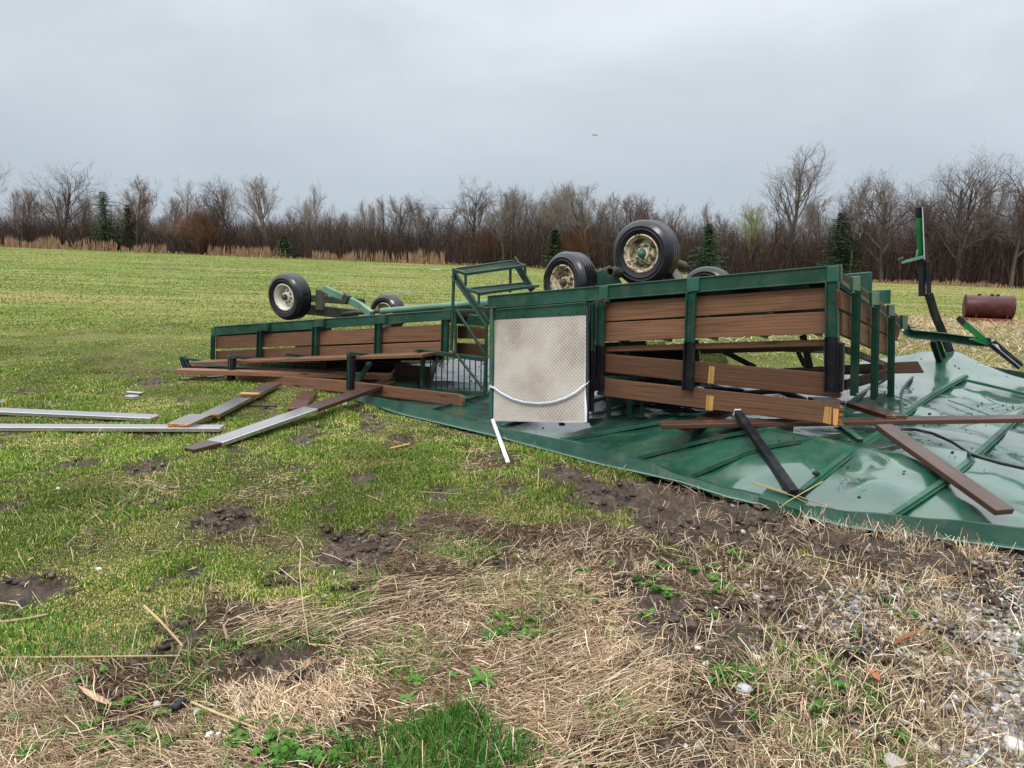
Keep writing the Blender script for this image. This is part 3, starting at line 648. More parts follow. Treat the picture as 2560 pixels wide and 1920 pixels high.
# ------------------------------------------------------------------ canopy roof
base = Pz(1700, 1100, .02)
canopy = thing('canopy_roof', (base.x, base.y, 0), 'large crumpled dark green metal canopy roof lying upside down under the wagons', 'canopy roof')
def resample(pts, n):
    d = [0]
    for a, b_ in zip(pts, pts[1:]): d.append(d[-1] + (b_ - a).length)
    out_ = []
    for i in range(n):
        t_ = d[-1] * i / (n - 1); k_ = max(j for j in range(len(d)) if d[j] <= t_ + 1e-9); k_ = min(k_, len(pts) - 2)
        out_.append(pts[k_].lerp(pts[k_ + 1], (t_ - d[k_]) / max(d[k_ + 1] - d[k_], 1e-9)))
    return np.array([tuple(p) for p in out_])
NS, NT = 260, 130
nl_ = resample(nearw, NS); fl_ = resample(farw, NS); tt = np.linspace(0, 1, NT)[:, None, None]
SH = nl_[None] * (1 - tt) + fl_[None] * tt
sx, sy = SH[..., 0], SH[..., 1]; T_ = tt[..., 0] * np.ones((1, NS))
edge = sstep(0, .10, T_) * sstep(0, .07, 1 - T_)
pil = np.abs(fbm(sx * .75 + 3, sy * .75, 101, 2) - .5) * 2
fold = np.abs(((sx * .80 + sy * .62) * .55 + .5 * fbm(sx * .7, sy * .7, 103, 2)) % 1 - .5) * 2
dent = np.zeros_like(sx)
for (u, v, rad, a) in ((1990, 1180, .55, .10), (2180, 1130, .55, .13), (2300, 1000, .6, .12), (2420, 1010, .7, .10), (2330, 1200, .5, .09), (2500, 1180, .5, .06), (2170, 960, .5, .14), (1850, 1120, .5, .09), (1650, 1080, .5, .07), (2480, 1100, .5, -.05)):
    p = Pz(u, v, .1); dent += a * np.exp(-(((sx - p.x) ** 2 + (sy - p.y) ** 2) / rad ** 2))
SH[..., 2] = .015 + (SH[..., 2] - .015) * (.35 + .65 * T_)
leftflat = .10 + .90 * sstep(.5, 1.7, sx)
SH[..., 2] += leftflat * edge * (.10 * (1 - pil) - .04 + .085 * fold ** 1.5 + dent * .9 + .028 * (1 - np.abs(fbm(sx * 1.5 + 7, sy * 1.5, 107, 2) - .5) * 2) ** 7 + .035 * (fbm(sx * 2.4, sy * 2.4, 105, 3) - .5))
SH[..., 2] = np.maximum(SH[..., 2], .012)
me = grid_mesh('roof_panel', SH[..., 0] - base.x, SH[..., 1] - base.y, SH[..., 2]); me.materials.append(M['roof'])
o = bpy.data.objects.new('roof_panel', me); COL.objects.link(o); o.parent = canopy
sm = o.modifiers.new('solid', 'SOLIDIFY'); sm.thickness = .003; sm.offset = -1
SHf = SH.reshape(-1, 3); _d = SHf - np.array(EYE); _k = _d @ np.array(CF)
SHU = 1280 + FPX * (_d @ np.array(CR)) / _k; SHV = 960 - FPX * (_d @ np.array(CU)) / _k
def hit(u, v, dz=0.0):
    i = np.argmin((SHU - u) ** 2 + (SHV - v) ** 2); return Pz(u, v, float(SHf[i, 2]) + dz)
def on_roof(pts, n, dz=0.0):
    out_ = []
    for a, b_ in zip(pts, pts[1:]):
        for i in range(n): out_.append(hit(a[0] + (b_[0] - a[0]) * i / n, a[1] + (b_[1] - a[1]) * i / n, dz))
    out_.append(hit(*pts[-1], dz)); return out_
# upturned edge strip facing the camera, with its crooked top
mb = MB(); K = 90
def lerp_px(L_, t_):
    i = min(int(t_), len(L_) - 2); a, b_ = L_[i], L_[i + 1]; f = t_ - i; return tuple(a[k_] + (b_[k_] - a[k_]) * f for k_ in range(len(a)))
lo, hi = [], []
for i in range(K + 1):
    t_ = (len(NEAR) - 1) * i / K; pn = lerp_px(NEAR, t_); pt = lerp_px(TOPS, t_); g = Pz(pn[0], pn[1], .0); q = Pd(pt[0], pt[1], g.y + .03)
    lo.append(Vector((g.x, g.y, .004 + .006 * math.sin(i * 1.7)))); hi.append(Vector((g.x + .02, g.y + .03, q.z + .004 * math.sin(i * .9))))
for i in range(K):
    mb.slab([hi[i], hi[i + 1], lo[i + 1], lo[i]], (.3, .5, 0), .006)
    lipa, lipb = hi[i] + Vector((0, 0, .001)), hi[i + 1] + Vector((0, 0, .001))
    mb.slab([lipa, lipb, lipb + Vector((.025, .03, -.004)), lipa + Vector((.025, .03, -.004))], (0, 0, -1), .005)
mb.build('edge_strip', M['green'], canopy)
mb = MB()
for i in range(K):                       # scraped lower hem
    a, b_ = lo[i] + Vector((-.012, -.018, 0)), lo[i + 1] + Vector((-.012, -.018, 0))
    mb.bar(a, b_, .012, .008)
mb.build('bottom_hem', painted('scraped_hem', (.16, .24, .19), .5, (.4, .6), chip=(.6, .6, .55)), canopy)
mb = MB(); ff = [Vector(p) for p in fl_[::6]]
for a, b_ in zip(ff[31:], ff[32:]): mb.slab([a + Vector((0, 0, .12)), b_ + Vector((0, 0, .12)), b_ - Vector((0, 0, .02)), a - Vector((0, 0, .02))], (.3, .6, 0), .006)
mb.build('edge_strip', M['green'], canopy)
mb = MB()                                 # loose folded flap on the near edge
fl = [Pz(*c4(530, 1060), 0), Pz(*c4(800, 1130), 0)]
a, b_ = fl; za = Pd(*c4(545, 1005), a.y).z; zb = Pd(*c4(790, 1078), b_.y).z; nrm = Vector((-.05, -.06, 0))
mb.slab([Vector((a.x, a.y, za + .015)) + nrm, Vector((b_.x, b_.y, zb)) + nrm, Vector((b_.x, b_.y, .01)) + nrm, Vector((a.x, a.y, .01)) + nrm], (.5, .6, 0), .006)
mb.slab([Vector((a.x, a.y, za + .015)) + nrm, Vector((b_.x, b_.y, zb)) + nrm, Vector((b_.x, b_.y, zb)) + Vector((.03, .12, .02)), Vector((a.x, a.y, za + .015)) + Vector((.06, .10, .01))], (0, 0, -1), .006)
mb.build('bent_flap', M['green'], canopy)
RIBS = [([(1990, 1238), (2140, 1118), (2202, 1079), (2256, 1037), (2330, 985), (2415, 939)], .045), ([(2216, 1298), (2369, 1196), (2439, 1138), (2524, 1060), (2600, 990)], .040),
        ([(1731, 1188), (1894, 1118), (2050, 1095), (2160, 1080)], .032), ([(2100, 1025), (2174, 970), (2215, 945)], .035), ([(1403, 1098), (1560, 1072), (1700, 1046), (1860, 1010)], .04),
        ([(1590, 1145), (1700, 1116), (1836, 1083), (1980, 1070)], .028), ([(2415, 950), (2560, 984), (2700, 1020)], .035), ([(1060, 1030), (1215, 985), (1240, 975)], .03),
        ([(2300, 925), (2250, 975), (2256, 1037)], .02), ([(1253, 1065), (1450, 1010), (1640, 960)], .035)]
for pts, wd in RIBS:
    mb = MB(); P = on_roof(pts, 6, .012); Q = P
    for _k in range(4): Q = [Q[0]] + [(Q[i - 1] + Q[i] * 2 + Q[i + 1]) / 4 for i in range(1, len(Q) - 1)] + [Q[-1]]
    for a, b_ in zip(Q, Q[1:]): mb.bar(a, b_ + (b_ - a) * .02, wd * .85, .022)
    for a, b_ in zip(Q, Q[1:]):           # flat welded foot, wider than the rib
        mb.bar(a - Vector((0, 0, .009)), b_ - Vector((0, 0, .009)) + (b_ - a) * .02, wd * 1.5, .005)
    mb.build('roof_rib', M['green_end'] if wd > .034 else M['green'], canopy)
mb = MB(); mb.tube(on_roof([(2250, 1073), (2290, 1074), (2330, 1083), (2380, 1105), (2431, 1138), (2500, 1158), (2600, 1180)], 4, .035), .011, 6); mb.build('bent_rod', M['black'], canopy)
mb = MB(); mb.tube(on_roof([(2370, 1000), (2480, 1040), (2560, 1062), (2700, 1090)], 3, .012), .004, 5); mb.build('wire', M['black'], canopy)
# crumbs of soil and straw fallen on the canopy
_t = RNG.random(2600) ** .8; _s = RNG.random(2600); _i = (_t * (NT - 1)).astype(int); _j = (_s * (NS - 1)).astype(int); Pc = SH[_i, _j] + np.stack([RNG.normal(0, .02, 2600), RNG.normal(0, .02, 2600), np.zeros(2600)], 1)
kp = fbm(Pc[:, 0] * 2.5, Pc[:, 1] * 2.5, 501, 3) + .12 * (_t > .35) * (Pc[:, 0] < 2) > .56; Pc = Pc[kp]; n = len(Pc)
tag(stones(Pc[:, 0], Pc[:, 1], .003 + .010 * RNG.random(n) ** 4, palette(n, [(.04, .028, .02), (.02, .015, .012), (.12, .08, .05)], [3, 3, 1], .3), 'soil_crumbs', M['clod'], .5, .2, False, .4, 0, Pc[:, 2]), 'crumbs of dark soil fallen on the canopy sheet', 'soil')
# scratches down to the primer
mb = MB()
for pts in ([c4(1010, 970), c4(1020, 915), c4(1070, 875)], [c4(1035, 920), c4(1100, 905), c4(1060, 870)], [c4(1115, 900), c4(1150, 918)], [c4(1140, 948), c4(1205, 955)]):
    P = on_roof(pts, 3, .004)
    for a, b_ in zip(P, P[1:]): mb.bar(a, b_, .0025, .002)
mb.build('scratches', M['steel'], canopy)
mb = MB(); P = on_roof([c4(860, 850), c4(885, 862)], 1, .012); mb.bar(P[0], P[1] + (P[1] - P[0]) * .2, .045, .02); o = mb.build('hose_stub', M['black'], None, bevel=.004)
tag(o, 'small black rubber stub lying on the canopy right of the diagonal plank', 'rubber stub')

# ------------------------------------------------------------------ wagon pieces
def pxs(pl, pts, off=0.0): return [pl(u, v, off) for u, v in pts]
def rect(mb, pl, pts, th, off=0.0): mb.slab(pxs(pl, pts, off), -pl.n, th)
def post(parent, pl, a, b_, wpx=None, wd=.06, dp=.05, m='green', off=-.05, name='post', rivets=True, prof='channel'):
    p0, p1 = pl(*a, off), pl(*b_, off); mb = MB()
    if prof == 'channel': mb.channel(p0, p1, dp, wd, .008, pl.d)
    else: mb.bar(p0, p1, dp, wd, pl.d)
    o = mb.build(name, M[m], parent, bevel=.003)
    return o
def rivets(parent, pl, a, b_, n, off, m='black', r=.007):
    for i in range(n):
        mb = MB(); t_ = (i + .5) / n; p = pl(a[0] + (b_[0] - a[0]) * t_, a[1] + (b_[1] - a[1]) * t_, off); mb.lathe([(0.0001, .006), (r * .7, .006), (r, .002), (r, 0)], p, pl.n, 8)
        mb.build('bolt', M[m], parent, smooth=True)
def fibres(mb, p, d, side, up, wd, ht, n=26, L_=.05, rg=random):
    d = Vector(d).normalized()
    for i in range(n):
        q = p + side * (rg.uniform(-.5, .5) * wd) + up * (rg.uniform(-.5, .5) * ht); l = L_ * rg.uniform(.2, 1); r_ = rg.uniform(.0025, .006)
        mb.prof(q - d * .01, q + d * l + side * rg.uniform(-.15, .15) * l + up * rg.uniform(-.2, .2) * l, [(-r_, -r_), (r_, -r_), (r_, r_), (-r_, r_)], up, True, .15)
def broken_end(parent, p, d, side, up, wd, ht, m='raw', n=26, L_=.05):
    mb = MB(); fibres(mb, p, d, side.normalized(), up.normalized(), wd, ht, n, L_)
    return mb.build('splintered_end', M[m], parent)
def plank_px(parent, pl, pts, th=.035, off=0.0, m='wood', name='plank'):
    mb = MB(); rect(mb, pl, pts, th, off); return mb.build(name, M[m], parent, bevel=.004)
RT = .31
def wheel(parent, c, ax, rimm='rim', r=RT, wdt=.19, hubm='hub'):
    c = Vector(c); ax = Vector(ax).normalized(); W = wdt; rr = r * .56
    mb = MB()                              # pressed rim with a deep dish
    mb.lathe([(rr * .99, .0), (rr * 1.03, .012), (rr * .97, .016), (rr * .93, .0), (rr * .90, -.022), (rr * .84, -.030), (rr * .80, -.085), (rr * .66, -.115), (rr * .62, -.090), (rr * .56, -.062), (rr * .36, -.055), (rr * .34, -.02), (rr * .30, -.018), (0.001, -.018)], c, ax, 56)
    mb.lathe([(rr * .99, -W * .96), (rr * .84, -W * .9), (rr * .80, -W * .5), (.001, -W * .5)], c, ax, 40)
    wh = mb.build('wheel', M[rimm], parent, smooth=True)
    mb = MB(); P = [(rr * 1.0, -.005), (rr * 1.06, .016), (r * .70, .026), (r * .72, .029), (r * .735, .026), (r * .80, .027), (r * .815, .030), (r * .83, .026), (r * .93, .010), (r * .975, -.010)]
    n = 4; z0, z1 = -.022, -W + .022; wgr = .012
    for k_ in range(n):
        za = z0 + (z1 - z0) * (k_ + .5) / n; P += [(r, za + wgr * 1.7 if k_ else z0), (r, za + wgr / 2), (r - .014, za + wgr / 3), (r - .014, za - wgr / 3), (r, za - wgr / 2)]
    P += [(r, z1), (r * .975, -W + .010), (r * .93, -W - .010), (r * .84, -W - .026), (r * .72, -W - .026), (rr * 1.02, -W)]
    mb.lathe(P, c, ax, 72); mb.build('tyre', M['tyre'], wh, smooth=True)
    mb = MB(); mb.lathe([(rr * .28, -.055), (rr * .28, -.02), (rr * .21, -.015), (rr * .20, .012), (rr * .15, .026), (.07 * rr, .032), (.001, .033)], c, ax, 28)
    a = ax.cross(Vector((0, 0, 1))).normalized(); b_ = a.cross(ax)
    for i in range(8):
        t_ = i * math.pi / 4 + .2; q = c + (a * math.cos(t_) + b_ * math.sin(t_)) * rr * .46 - ax * .05; mb.lathe([(.011, -.004), (.011, .010), (.008, .014), (.001, .014)], q, ax, 6)
    mb.build('hub', M[hubm], wh, smooth=True)
    return wh

# ================================================================== near wagon
wa = SA(1650, 1000); WA = thing('overturned_wagon', (wa.x, wa.y + .8, 0), 'near green hayride wagon flipped on its roof with a silver tread-plate gate', 'wagon')
# long floor beam
mb = MB(); rect(mb, SA, [(1219, 739), (2102, 661), (2102, 704), (1219, 772)], .05, -.05)
a, b_ = SA(1219, 739, -.056), SA(2102, 661, -.056); mb.slab([a, b_, b_ + Vector((0, 0, -.012)), a + Vector((0, 0, -.012))], SA.n, .006)
a, b_ = SA(1219, 772, -.056), SA(2102, 704, -.056); mb.slab([a + Vector((0, 0, .012)), b_ + Vector((0, 0, .012)), b_, a], SA.n, .006)
mb.build('floor_beam', M['green'], WA, bevel=.004)
corner_t = SA(2100, 664); corner_l = SA(1222, 742); farc = EA(2256, 795)
e_far = farc - corner_t; far_l = corner_l + e_far
# deck
mb = MB(); dz = Vector((0, 0, -.03)); mb.slab([corner_l + dz, corner_t + dz, farc + dz, far_l + dz], (0, 0, -1), .05); mb.build('deck', M['wood_shade'], WA)
for t_ in (.04, .22, .40, .58, .76, .94):
    mb = MB()
    p0 = corner_l.lerp(corner_t, t_) + Vector((0, 0, .0)) + BACK_A * .06; p1 = far_l.lerp(farc, t_); mb.bar(p0 + Vector((0, 0, -.12)), p1 + Vector((0, 0, -.12)), .05, .08); mb.build('deck_joist', M['black'], WA)
# end and far beams
mb = MB(); dn = Vector((0, 0, -.12))
mb.slab([corner_t + EA.d * .04 + Vector((0, 0, -.035)), farc, farc + Vector((0, 0, -.10)), corner_t + EA.d * .04 + dn], EA.n * -1, .05); mb.build('end_beam', M['green'], WA, bevel=.004)
mb = MB(); mb.slab([far_l + Vector((0, 0, .0)), farc, farc + dn, far_l + dn], BACK_A, .05); mb.build('floor_beam', M['green'], WA, bevel=.004)
# cross-bearer ends standing above the deck
for pts, dp in (([c3(1065, 478), c3(1237, 462), c3(1237, 595), c3(1065, 600)], 7.3), ([c3(1255, 582), c3(1357, 577), c3(1355, 668), c3(1255, 668)], 7.9)):
    q = [Pd(*p, dp) for p in pts]; mb = MB(); mb.slab(q, (0, 1, 0), .05); mb.slab([q[0], q[1], q[1] + Vector((-.04, .5, -.07)), q[0] + Vector((-.04, .5, -.07))], (0, 0, -1), .01); mb.build('bearer_end', M['green'], WA, bevel=.004)
# posts along the side: green above, black sleeve below
for (a, b_, c_, wd) in (((1480, 757), (1479, 878), (1477, 1030), .035), ((1502, 750), (1500, 865), (1497, 979), .068), ((1728, 733), (1724, 856), (1719, 977), .075), ((2081, 704), (2080, 844), (2079, 980), .088)):
    mb = MB(); p0, p1, p2 = SA(*a, -.075), SA(*b_, -.075), SA(*c_, -.075)
    mb.channel(p0, p1, .05, wd, .008, SA.d); po = mb.build('side_post', M['green'], WA, bevel=.003)
    mb = MB(); mb.channel(p1, p2, .054, wd + .006, .008, SA.d); mb.build('post_sleeve', M['black'], po, bevel=.003)
    if wd > .05: rivets(po, SA, (a[0], a[1] + 10), c_, 9, -.102)
for pts in ([(1716, 695), (1748, 692), (1746, 727), (1717, 731)], [(2067, 667), (2097, 664), (2096, 704), (2066, 705)], [(1497, 716), (1519, 714), (1518, 750), (1498, 752)]):
    mb = MB(); rect(mb, SA, pts, .02, -.072); mb.build('post_cap', M['green_end'], WA, bevel=.003)
mb = MB(); rect(mb, SA, [(2091, 856), (2109, 858), (2106, 980), (2089, 980)], .05, -.07); mb.build('post_sleeve', M['black'], WA, bevel=.004)
rivets(WA, SA, (2103, 870), (2100, 975), 3, -.078)
# side planks
def rowseg(y0l, y1l, y0r, y1r, ul, ur, segs, off=0.0, m='wood', th=.035):
    for k_ in range(len(segs) - 1):
        a, b_ = segs[k_], segs[k_ + 1]; f = lambda u, p, q: p + (q - p) * (u - ul) / (ur - ul)
        g_ = 1.0 if k_ else 0; plank_px(WA, SA, [(a + g_, f(a, y0l, y0r)), (b_, f(b_, y0l, y0r)), (b_, f(b_, y1l, y1r)), (a + g_, f(a, y1l, y1r))], th, off, m)
rowseg(757, 804, 718, 771, 1512, 2067, [1485, 1723, 2090]); rowseg(807, 854, 779, 834, 1512, 2067, [1484, 1723, 2090])
p_ = plank_px(WA, SA, [(1509, 885), (2100, 936), (2100, 996), (1507, 930)], .035, -.01)
p5 = plank_px(WA, SA, [(1506, 946), (2098, 1009), (2096, 1064), (1491, 988)], .035, -.02)
p_['label'] = 'plank hanging loose and slanting down to the right'; p5['label'] = 'lowest plank, splintered at its right end'
e0, e1 = SA(2098, 1011, -.02), SA(2096, 1062, -.02); broken_end(p5, (e0 + e1) / 2 + BACK_A * .018, SA.d, Vector((0, 0, 1)), SA.n, .15, .03, 'raw_pale', 34, .04)
e0, e1 = SA(2100, 950, -.01), SA(2100, 994, -.01); broken_end(p_, (e0 + e1) / 2 + BACK_A * .018, SA.d, Vector((0, 0, 1)), SA.n, .12, .03, 'raw', 16, .03)
for pts, of, pr, mm_ in (([c3(188, 1068), c3(225, 1072), c3(215, 1182), c3(178, 1178)], -.013, p_, 'raw_pale'), ([c3(170, 1255), c3(218, 1262), c3(210, 1355), c3(165, 1350)], -.023, p5, 'raw_pale'), ([c3(932, 1328), c3(975, 1333), c3(968, 1445), c3(918, 1430)], -.023, p5, 'raw_pale'), ([c3(985, 1340), c3(1020, 1345), c3(1012, 1450), c3(985, 1448)], -.023, p5, 'raw')):
    mb = MB(); rect(mb, SA, pts, .002, of); mb.build('bare_patch', M[mm_], pr)
# dislodged bench plank seen edge-on
q = [SA(1509, 866, .05), SA(2067, 848, .05)]; mb = MB(); mb.slab([q[0], q[1], q[1] + BACK_A * .25 + Vector((0, 0, -.03)), q[0] + BACK_A * .25 + Vector((0, 0, -.03))], (0, 0, -1), .05); mb.build('bench_plank', M['wood'], WA, bevel=.004)
q = [SA(1750, 872, .4), SA(2060, 862, .4)]; mb = MB(); mb.slab([q[0], q[1], q[1] + BACK_A * .25 + Vector((0, 0, -.05)), q[0] + BACK_A * .25 + Vector((0, 0, .02))], (0, 0, -1), .045); mb.build('bench_plank', M['wood_dark'], WA, bevel=.004)
# hinge plate and gate
mb = MB(); rect(mb, SA, [(1239, 774), (1467, 756), (1467, 786), (1239, 800)], .012, -.065); hp = mb.build('hinge_plate', M['green'], WA, bevel=.002)
rivets(hp, SA, (1244, 793), (1465, 779), 5, -.078); 
mb = MB(); rect(mb, SA, [(1239, 760), (1466, 743), (1466, 749), (1239, 766)], .008, -.06); mb.tube([SA(1239, 774, -.08), SA(1467, 756, -.08)], .006, 8); mb.build('hinge_rod', M['green'], WA)
mb = MB(); GO = lambda v: -.055 - .40 * max(0.0, (v - 793) / 260)
q = [SA(u, v, GO(v)) for u, v in [(1237, 800), (1467, 786), (1463, 1055), (1233, 1050)]]; mb.slab(q, BACK_A, .012); gate = mb.build('tread_plate_gate', M['plate'], WA, bevel=.002)
mb = MB(); mb.bar(SA(1466, 790, GO(790)), SA(1464, 1056, GO(1056)), .02, .012); mb.bar(SA(1234, 1051, GO(1051) - .005), SA(1463, 1056, GO(1056) - .005), .014, .01); mb.build('gate_edge', M['steel'], gate)
mb = MB(); mb.bar(SA(1230, 773, -.06), SA(1229, 1047, GO(1047) + .02), .035, .035, SA.d); mb.build('gate_post', M['green'], WA, bevel=.003)
mb = MB(); mb.bar(SA(1470, 757, -.03), SA(1468, 1056, GO(1056) + .02), .03, .026, SA.d); mb.build('gate_post', M['black'], WA, bevel=.003)
hp_ = [(1225, 967), (1234, 969), (1255, 984), (1282, 998), (1310, 1006), (1345, 1009), (1380, 1006), (1412, 996), (1440, 981), (1462, 963)]
mb = MB(); mb.tube([SA(u, v, GO(v) - .035) for u, v in hp_], .011, 10); hs = mb.build('barrier_chain', M['hose'], WA, smooth=True)
mb = MB(); mb.tube([SA(1462, 963, GO(963) - .035), SA(1468, 959, GO(959) - .02), SA(1472, 953, GO(953))], .004, 6); mb.build('hook', M['steel'], hs); mb = MB()
ring = [SA(1225 + 4 * math.cos(a_ * .785), 967 + 5 * math.sin(a_ * .785), GO(967) - .035) for a_ in range(9)]; mb.tube(ring, .003, 6); mb.build('hook', M['steel'], hs)
# end wall
for (a, b_, wd) in ((c3(1135, 588), c3(1120, 1250), .062), (c3(1260, 678), c3(1248, 1275), .062), (c3(1362, 746), c3(1355, 1295), .062)):
    mb = MB(); mb.channel(EA(*a, -.09), EA(*b_, -.09), .05, wd, .008, EA.d); po = mb.build('end_post', M['green'], WA, bevel=.003)
for pts in ([c3(1112, 492), c3(1162, 490), c3(1160, 588), c3(1113, 582)], [c3(1234, 590), c3(1284, 590), c3(1281, 678), c3(1236, 675)], [c3(1344, 672), c3(1383, 672), c3(1382, 748), c3(1345, 745)], [c3(1430, 738), c3(1468, 742), c3(1462, 835), c3(1432, 825)]):
    mb = MB(); q = pxs(EA, pts, -.115); mb.slab(q, EA.n * -1, .02); mb.build('post_cap', M['green_end'], WA, bevel=.004)
for pts in ([c3(1035, 580), c3(1420, 815), c3(1400, 908), c3(1035, 700)], [c3(1045, 722), c3(1345, 885), c3(1340, 1000), c3(1045, 868)]):
    plank_px(WA, EA, pts, .035, -.05)
# underside bench rails, braces and mesh seat panels seen inside
def strut(parent, a, b_, da, db, wd=.045, ht=.03, m='black', name='brace'):
    mb = MB(); mb.bar(Pd(*a, da), Pd(*b_, db), wd, ht); return mb.build(name, M[m], parent, bevel=.003)
strut(WA, c3(265, 965), c3(480, 1075), 7.0, 7.0, .05, .05); strut(WA, c3(640, 1225), c3(800, 1290), 6.9, 6.4, .05, .05, 'green')
strut(WA, c3(790, 870), c3(835, 1080), 6.6, 6.6, .05, .05); strut(WA, c3(760, 980), c3(805, 1070), 6.5, 6.5, .05, .03)
strut(WA, c3(130, 1180), c3(240, 1260), 6.8, 6.6, .02, .02, 'steel'); strut(WA, c2(1190, 860), c2(1390, 1240), 7.2, 7.3, .03, .03, 'green')
strut(WA, c2(1165, 1370), c2(1165, 1520), 6.75, 6.75, .05, .04, 'green', 'rail_post'); strut(WA, c2(1310, 1370), c2(1310, 1530), 6.85, 6.85, .05, .04, 'green', 'rail_post')
strut(WA, c2(1395, 1390), c2(1395, 1540), 6.9, 6.9, .025, .025, 'green', 'rail_post'); strut(WA, c2(1040, 1525), c2(1400, 1540), 6.6, 6.9, .04, .04, 'green', 'rail')
strut(WA, c5(1440, 545), c5(1490, 650), 6.6, 6.3, .05, .03, 'black', 'leg'); strut(WA, c5(1000, 480), c5(900, 545), 7.5, 7.3, .04, .03)
strut(WA, c3(1330, 1065), c3(1060, 960), 7.4, 6.3, .06, .05, 'wood', 'bench_plank')
for (a, b_, da, db) in ((c2(1030, 1200), c2(1640, 1180), 7.2, 7.4), (c2(1030, 1010), c2(1420, 990), 8.0, 8.2)): strut(WA, a, b_, da, db, .05, .05, 'green', 'rail')
def lattice(parent, q, nu, nv, r_=.0022, m='black', name='expanded_mesh'):     # diamond mesh over a quad
    q = [Vector(p) for p in q]; mb = MB(); f = lambda a, b_: q[0].lerp(q[1], a).lerp(q[3].lerp(q[2], a), b_)
    for i in range(nu):
        for j in range(nv):
            a0, a1, b0, b1 = i / nu, (i + 1) / nu, j / nv, (j + 1) / nv
            for (s0, s1) in (((a0, (b0 + b1) / 2), ((a0 + a1) / 2, b0)), (((a0 + a1) / 2, b0), (a1, (b0 + b1) / 2)), ((a1, (b0 + b1) / 2), ((a0 + a1) / 2, b1)), (((a0 + a1) / 2, b1), (a0, (b0 + b1) / 2))):
                mb.prof(f(*s0), f(*s1), [(-r_, -r_), (r_, -r_), (0, r_)], (0, 0, 1), False)
    return mb.build(name, M[m], parent)
lattice(WA, [Pd(*c2(1060, 1350), 6.9), Pd(*c2(1400, 1390), 7.1), Pd(*c2(1395, 1535), 7.1), Pd(*c2(1040, 1515), 6.9)], 26, 12, .0026)
lattice(WA, [Pd(*c3(60, 960), 7.1), Pd(*c3(280, 960), 7.1), Pd(*c3(315, 1060), 6.9), Pd(*c3(60, 1050), 6.9)], 26, 9, .002)
lattice(WA, [Pd(*c3(150, 1200), 6.7), Pd(*c3(400, 1215), 6.9), Pd(*c3(460, 1250), 6.5), Pd(*c3(200, 1270), 6.3)], 28, 9, .0022)
lattice(WA, [Pd(*c2(1220, 980), 8.2), Pd(*c2(1560, 980), 8.2), Pd(*c2(1560, 1200), 8.0), Pd(*c2(1220, 1220), 8.0)], 22, 12, .003)
for (p, q_) in (((1700, 1000), (2050, 985)),): strut(WA, c2(1750, 1180), c2(1790, 1275), 6.6, 6.5, .03, .03)
# remains of the far side wall
FW = lambda u, v: SA(u, v, 2.2)
for pts in ([(1495, 868), (1745, 860), (1745, 905), (1495, 915)], [(1495, 922), (1760, 912), (1760, 960), (1495, 972)], [(1500, 975), (1690, 968), (1690, 1010), (1500, 1018)]): 
    mb = MB(); mb.slab([FW(*p) for p in pts], BACK_A, .03); mb.build('plank', M['wood_shade'], WA)
for u_ in (1560, 1740): 
    mb = MB(); mb.bar(SA(u_, 850, 2.16), SA(u_ - 4, 1000, 2.16), .05, .05, SA.d); mb.build('side_post', M['black'], WA)
for a, b_ in (((1530, 890), (1800, 935)), ((1520, 960), (1850, 930)), ((1560, 1000), (1990, 975))):
    mb = MB(); mb.bar(SA(*a, 1.3), SA(*b_, .9), .22, .03); mb.build('fallen_slat', M['wood_shade'], WA)
# running gear and wheels
AXD = SA.n
w1 = wheel(WA, Pd(1407, 706, 7.55), Matrix.Rotation(R(-14), 3, 'Z') @ AXD + Vector((0, 0, .03)), hubm='gear')
w2 = wheel(WA, Pd(1603, 634, 7.35), AXD + Vector((0, 0, -.03)), r=.325, wdt=.20)
w3 = wheel(WA, Pd(1762, 733, 8.7), AXD + Vector((0, 0, .02)))
w1['label'] = 'left wheel caked with mud, cream rim'; w2['label'] = 'highest wheel with cream rim and green hub'; w3['label'] = 'wheel peeking over the floor beam on the far side'
c1_, c2_, c3_ = Pd(1407, 706, 7.55), Pd(1603, 634, 7.35), Pd(1762, 733, 8.7)
mb = MB(); mb.bar(c1_ + BACK_A * .1, c2_ + BACK_A * .16 + Vector((0, 0, -.12)), .09, .12); mb.build('axle_frame', M['gear'], WA, bevel=.006)
mb = MB(); mb.tube([c1_ + BACK_A * .1, c1_ + BACK_A * 1.1 + Vector((0, 0, -.1))], .045, 12); mb.build('axle', M['gear'], WA)
mb = MB(); mb.tube([c2_ + BACK_A * .1, c2_ + BACK_A * 1.0 + Vector((0, 0, -.12))], .045, 12); mb.build('axle', M['gear'], WA); mb = MB(); mb.bar(c3_ + BACK_A * -.3, c3_, .08, .08)
mb.bar(c2_ + BACK_A * .5 + Vector((0, 0, -.1)), corner_l.lerp(corner_t, .5) + BACK_A * 1.0 + Vector((0, 0, -.1)), .1, .1); mb.build('axle', M['gear'], WA)
mb = MB(); mb.bar(c1_ + BACK_A * .5 + Vector((0, 0, -.05)), corner_l.lerp(corner_t, .25) + BACK_A * 1.0 + Vector((0, 0, -.15)), .1, .1)
mb.build('axle_frame', M['gear'], WA, bevel=.006)
mb = MB(); pp = Pd(*c2(1175, 497), 7.3); mb.lathe([(.034, 0), (.046, 0), (.046, -.3), (.034, -.3), (.034, 0)], pp, SA.n, 20); mb.build('pipe_stub', M['gear'], WA, smooth=True)
mb = MB(); mb.slab([Pd(*c2(1085, 497), 7.5), Pd(*c2(1182, 452), 7.5), Pd(*c2(1260, 575), 7.5), Pd(*c2(1085, 592), 7.5)], (0, 1, 0), .05); mb.build('bracket', M['green'], WA, bevel=.004)
